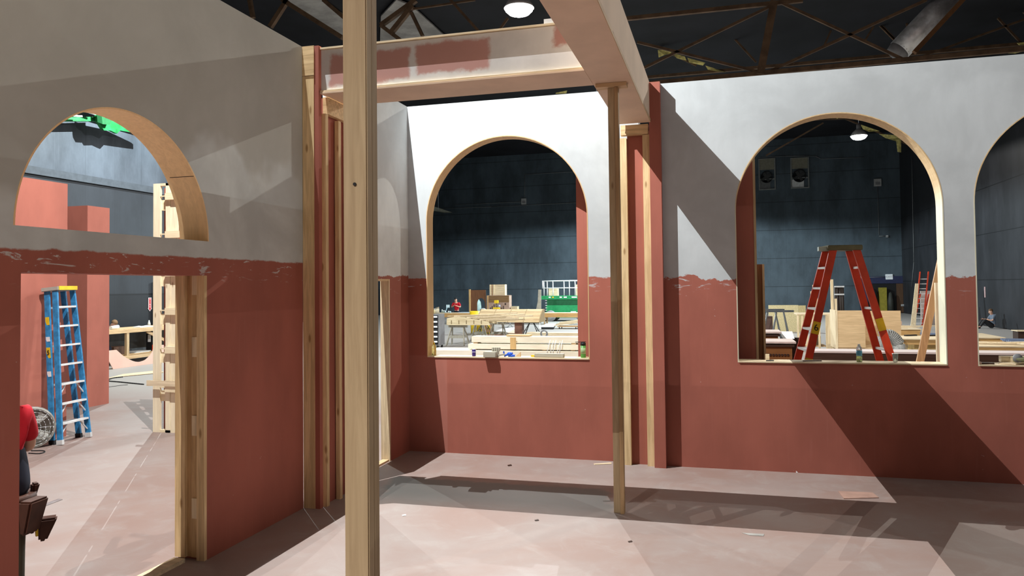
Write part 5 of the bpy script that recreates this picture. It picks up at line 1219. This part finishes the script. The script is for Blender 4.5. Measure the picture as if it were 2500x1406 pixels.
tag(MB().box((xB0+.35, Y+.25, 0), (xB0+1.0, Y+1.0, zB_-.19)).build('carton', plain('amber_carton', (.62,.45,.2))), 'amber box on the floor under the middle plywood table', 'box') 
for k, (px, w, lb_) in enumerate(((2185,.35,'dark clamp lying at the left on the middle plywood table'), (2277,.5,'dark tool lying at the right on the middle plywood table'))):
    q = at(px+38 if k == 0 else px, 818, Y=24.4); tag(MB().bar((q.x-w/2, 24.3, zB_+.02), (q.x+w/2, 24.5, zB_+.02), .07, .035).build('clamp', BLACK), lb_, 'clamp')
for k in range(4):
    x = xA0+.3+.5*k; tag(MB().bar((x-.6, 28.5+.5*k, zA+.012), (x+.9, 28.65+.5*k, zA+.012), .09, .022).build('batten', PALEX), ['nearest','second','third','farthest'][k]+' pale batten lying on the farthest plywood table', 'batten', 'battens on the farthest plywood table')
q = at(2190, 797, Y=29.8); tag(MB().box((q.x-.3, 30.45, zA), (q.x+.3, 30.7, zA+.16)).build('small_box', plain('pinkish_box', (.5,.36,.3))), 'small pinkish box at the back of the farthest plywood table', 'box')
# third arch tables
Y = 26.; z3 = at(2420, 824, Y=Y).z; a, b = at(2374, 824, Y=Y).x, at(2456, 824, Y=Y).x
ply_table('plywood table farthest in the rightmost arch', a, b, Y, Y+2.2, z3, .26)
Y = 20.5; z4 = at(2440, 845, Y=Y).z; a, b = at(2372, 845, Y=Y).x, 11.5
ply_table('long plywood table nearest in the rightmost arch', a, b, Y, Y+1.5, z4, .22)
for k in range(3):
    tag(MB().bar((a+.1, Y+1.2-.25*k, z4+.02), (a+1.2, Y+.75-.25*k, z4+.02+.03*k), .12, .03).build('batten', PALEX), ['rear','middle','front'][k]+' loose batten on the nearest table in the rightmost arch', 'batten', 'battens in the rightmost arch')
BLUW = plain('blue_grey_boards', (.16,.20,.30))
def blue_stack(label, x0, x1, y, z0):
    t = thing('blue_slat_stack', label, 'slats', ((x0+x1)/2, y, z0))
    MB().box((x0+.1, y+.1, 0), (x1-.1, y+.9, z0)).build('pallet', DARKW, t)
    for k in range(6): MB().bar((x0, y+.1+.15*k, z0+.03+.02*(k % 2)), (x1, y+.05+.15*k, z0+.03), .1, .05).build('slat', BLUW, t)
q = at(2280, 818, Y=26.5); blue_stack('blue grey slats piled behind the middle plywood table', q.x-.4, q.x+.9, 25.6, q.z)
q = at(2480, 834, Y=25); blue_stack('blue grey slats piled at the right in the rightmost arch', q.x-.3, q.x+1.8, 24.4, q.z)
q = at(2485, 795, Y=30); tag(MB().box((q.x+.0, 30, 0), (q.x+1.5, 30.5, at(2485,809,Y=30).z)).build('low_cabinet', DARKW), 'low dark cabinet by the right hall wall in the rightmost arch', 'cabinet')
tag(MB().box((q.x-.05, 29.9, at(2485,809,Y=30).z+.001), (q.x+1.5, 30.5, at(2485,809,Y=30).z+.03)).build('pale_board', PALEX), 'pale board lying on the low dark cabinet', 'board')
# grey hose, bucket and yellow disc on the dark edged table
DUCT = plain('grey_hose', (.27,.27,.26), .5, var=.25, scale=30)
Yh = 22.9
pts = [Vector((at(2146,820,Y=Yh).x, Yh, .14))]+smooth([at(2150,822,Y=Yh), at(2168,817,Y=Yh), at(2184,826,Y=Yh), at(2194,840,Y=Yh)], 5); pts.append(Vector((pts[-1].x+.03, Yh, .02)))
tag(MB().path(pts, .16, 14).build('flexible_hose', DUCT), 'thick grey flexible hose arching on the floor behind the red ladder', 'hose')
q = at(2114, 852, Z=0); lathe_thing('canister', 'dark grey metal canister on the floor behind the water bottle', 'canister', (q.x, q.y, 0), [('canister_body', [(.0001,0),(.13,0),(.14,.3),(.12,.36),(.0001,.36)], plain('gun_grey', (.12,.12,.12), .4)), ('lid', [(.0001,.3605),(.11,.3605),(.09,.4),(.0001,.4)], MGREY)])
q = at(2131, 854, Z=0); tag(MB().lathe([(.0001,0),(.11,0),(.12,.22),(.0001,.22)], (q.x, q.y, 0), 14).build('white_pot', WHITE), 'white pot right of the dark grey canister', 'pot')
q = at(2208, 855, Z=0); tag(MB().lathe([(.0001,0),(.33,0),(.38,.04),(.38,.07),(.33,.07),(.0001,.02)], (q.x, q.y, 0), 28).build('yellow_tray', YEL), 'round bright yellow tray on the floor under the leaning batten', 'tray')
# person seated by the right hall wall
q = at(2404, 800, X=XR-.8); zs = q.z-.0
person('person in dark clothes sitting on the floor against the right hall wall', (XR-.45, q.y, 0), radians(95), dict(pelvis=(0,0,.13), waist=(0,-.03,.28), chest=(0,-.0,.50), neck=(0,.03,.69), hd=(0,.08,.80), top=(0,.09,.91), shR=(.18,.0,.63), shL=(-.18,.0,.63), elR=(.27,.12,.40), wrR=(.12,.36,.44), elL=(-.27,.12,.40), wrL=(-.12,.36,.46),
    hpR=(.10,.05,.13), knR=(.14,.40,.44), anR=(.12,.62,.09), toR=(.13,.78,.04), hpL=(-.10,.05,.13), knL=(-.14,.40,.44), anL=(-.12,.62,.09), toL=(-.13,.78,.04)), plain('grey_blue_shirt', (.12,.15,.2)), plain('black_cloth', (.012,.012,.014)))
tag(MB().box((XR-.02, at(2405,710,X=XR).y-.08, at(2405,726,X=XR).z), (XR-.004, at(2405,710,X=XR).y+.08, at(2405,700,X=XR).z)).build('wall_sign', plain('pinkish_sign', (.42,.28,.28))), 'narrow pinkish sign on the right hall wall in the rightmost arch', 'sign')
# floor litter inside the set
q = at(1950, 1150, Z=0)
tag(MB().prism([at(a,b,Z=.002) for a,b in ((1938,1144),(1962,1143),(1964,1152),(1944,1154))], (0,.02,.03)).build('crumpled_paper', PAPER), 'crumpled pale scrap on the floor at the foot of the right wall', 'paper')
floor_slab('paper_scrap', 'flat pale scrap lying on the floor in front of the right wall', 'paper', [(1811,1301),(1866,1304),(1864,1309),(1830,1307)], .001, .004, plain('pale_scrap', (.36,.35,.33)))
floor_slab('wood_shim', 'thin pale wood shim on the floor beside the slim post', 'wood shim', [(1449,1133),(1493,1130),(1493,1133),(1452,1135)], .001, .008, PALEX)
floor_slab('pink_sheet', 'pinkish board lying on the floor below the right arch', 'board', [(2046,1200),(2130,1203),(2146,1216),(2060,1218)], .001, .008, plain('pink_board', (.40,.25,.20)))
for k, (px, py) in enumerate(((1310,1270),(1244,1136),(986,1258),(1538,1322))):
    floor_slab('floor_debris', ['dark','tiny dark','white','small dark'][k]+' speck on the floor '+['left of the slim post','near the centre wall','right of the near post','below the slim post'][k], 'debris', [(px-5,py),(px+4,py-2),(px+6,py+1),(px-3,py+2)], .001, .006, WHITE if k == 2 else DARKW)
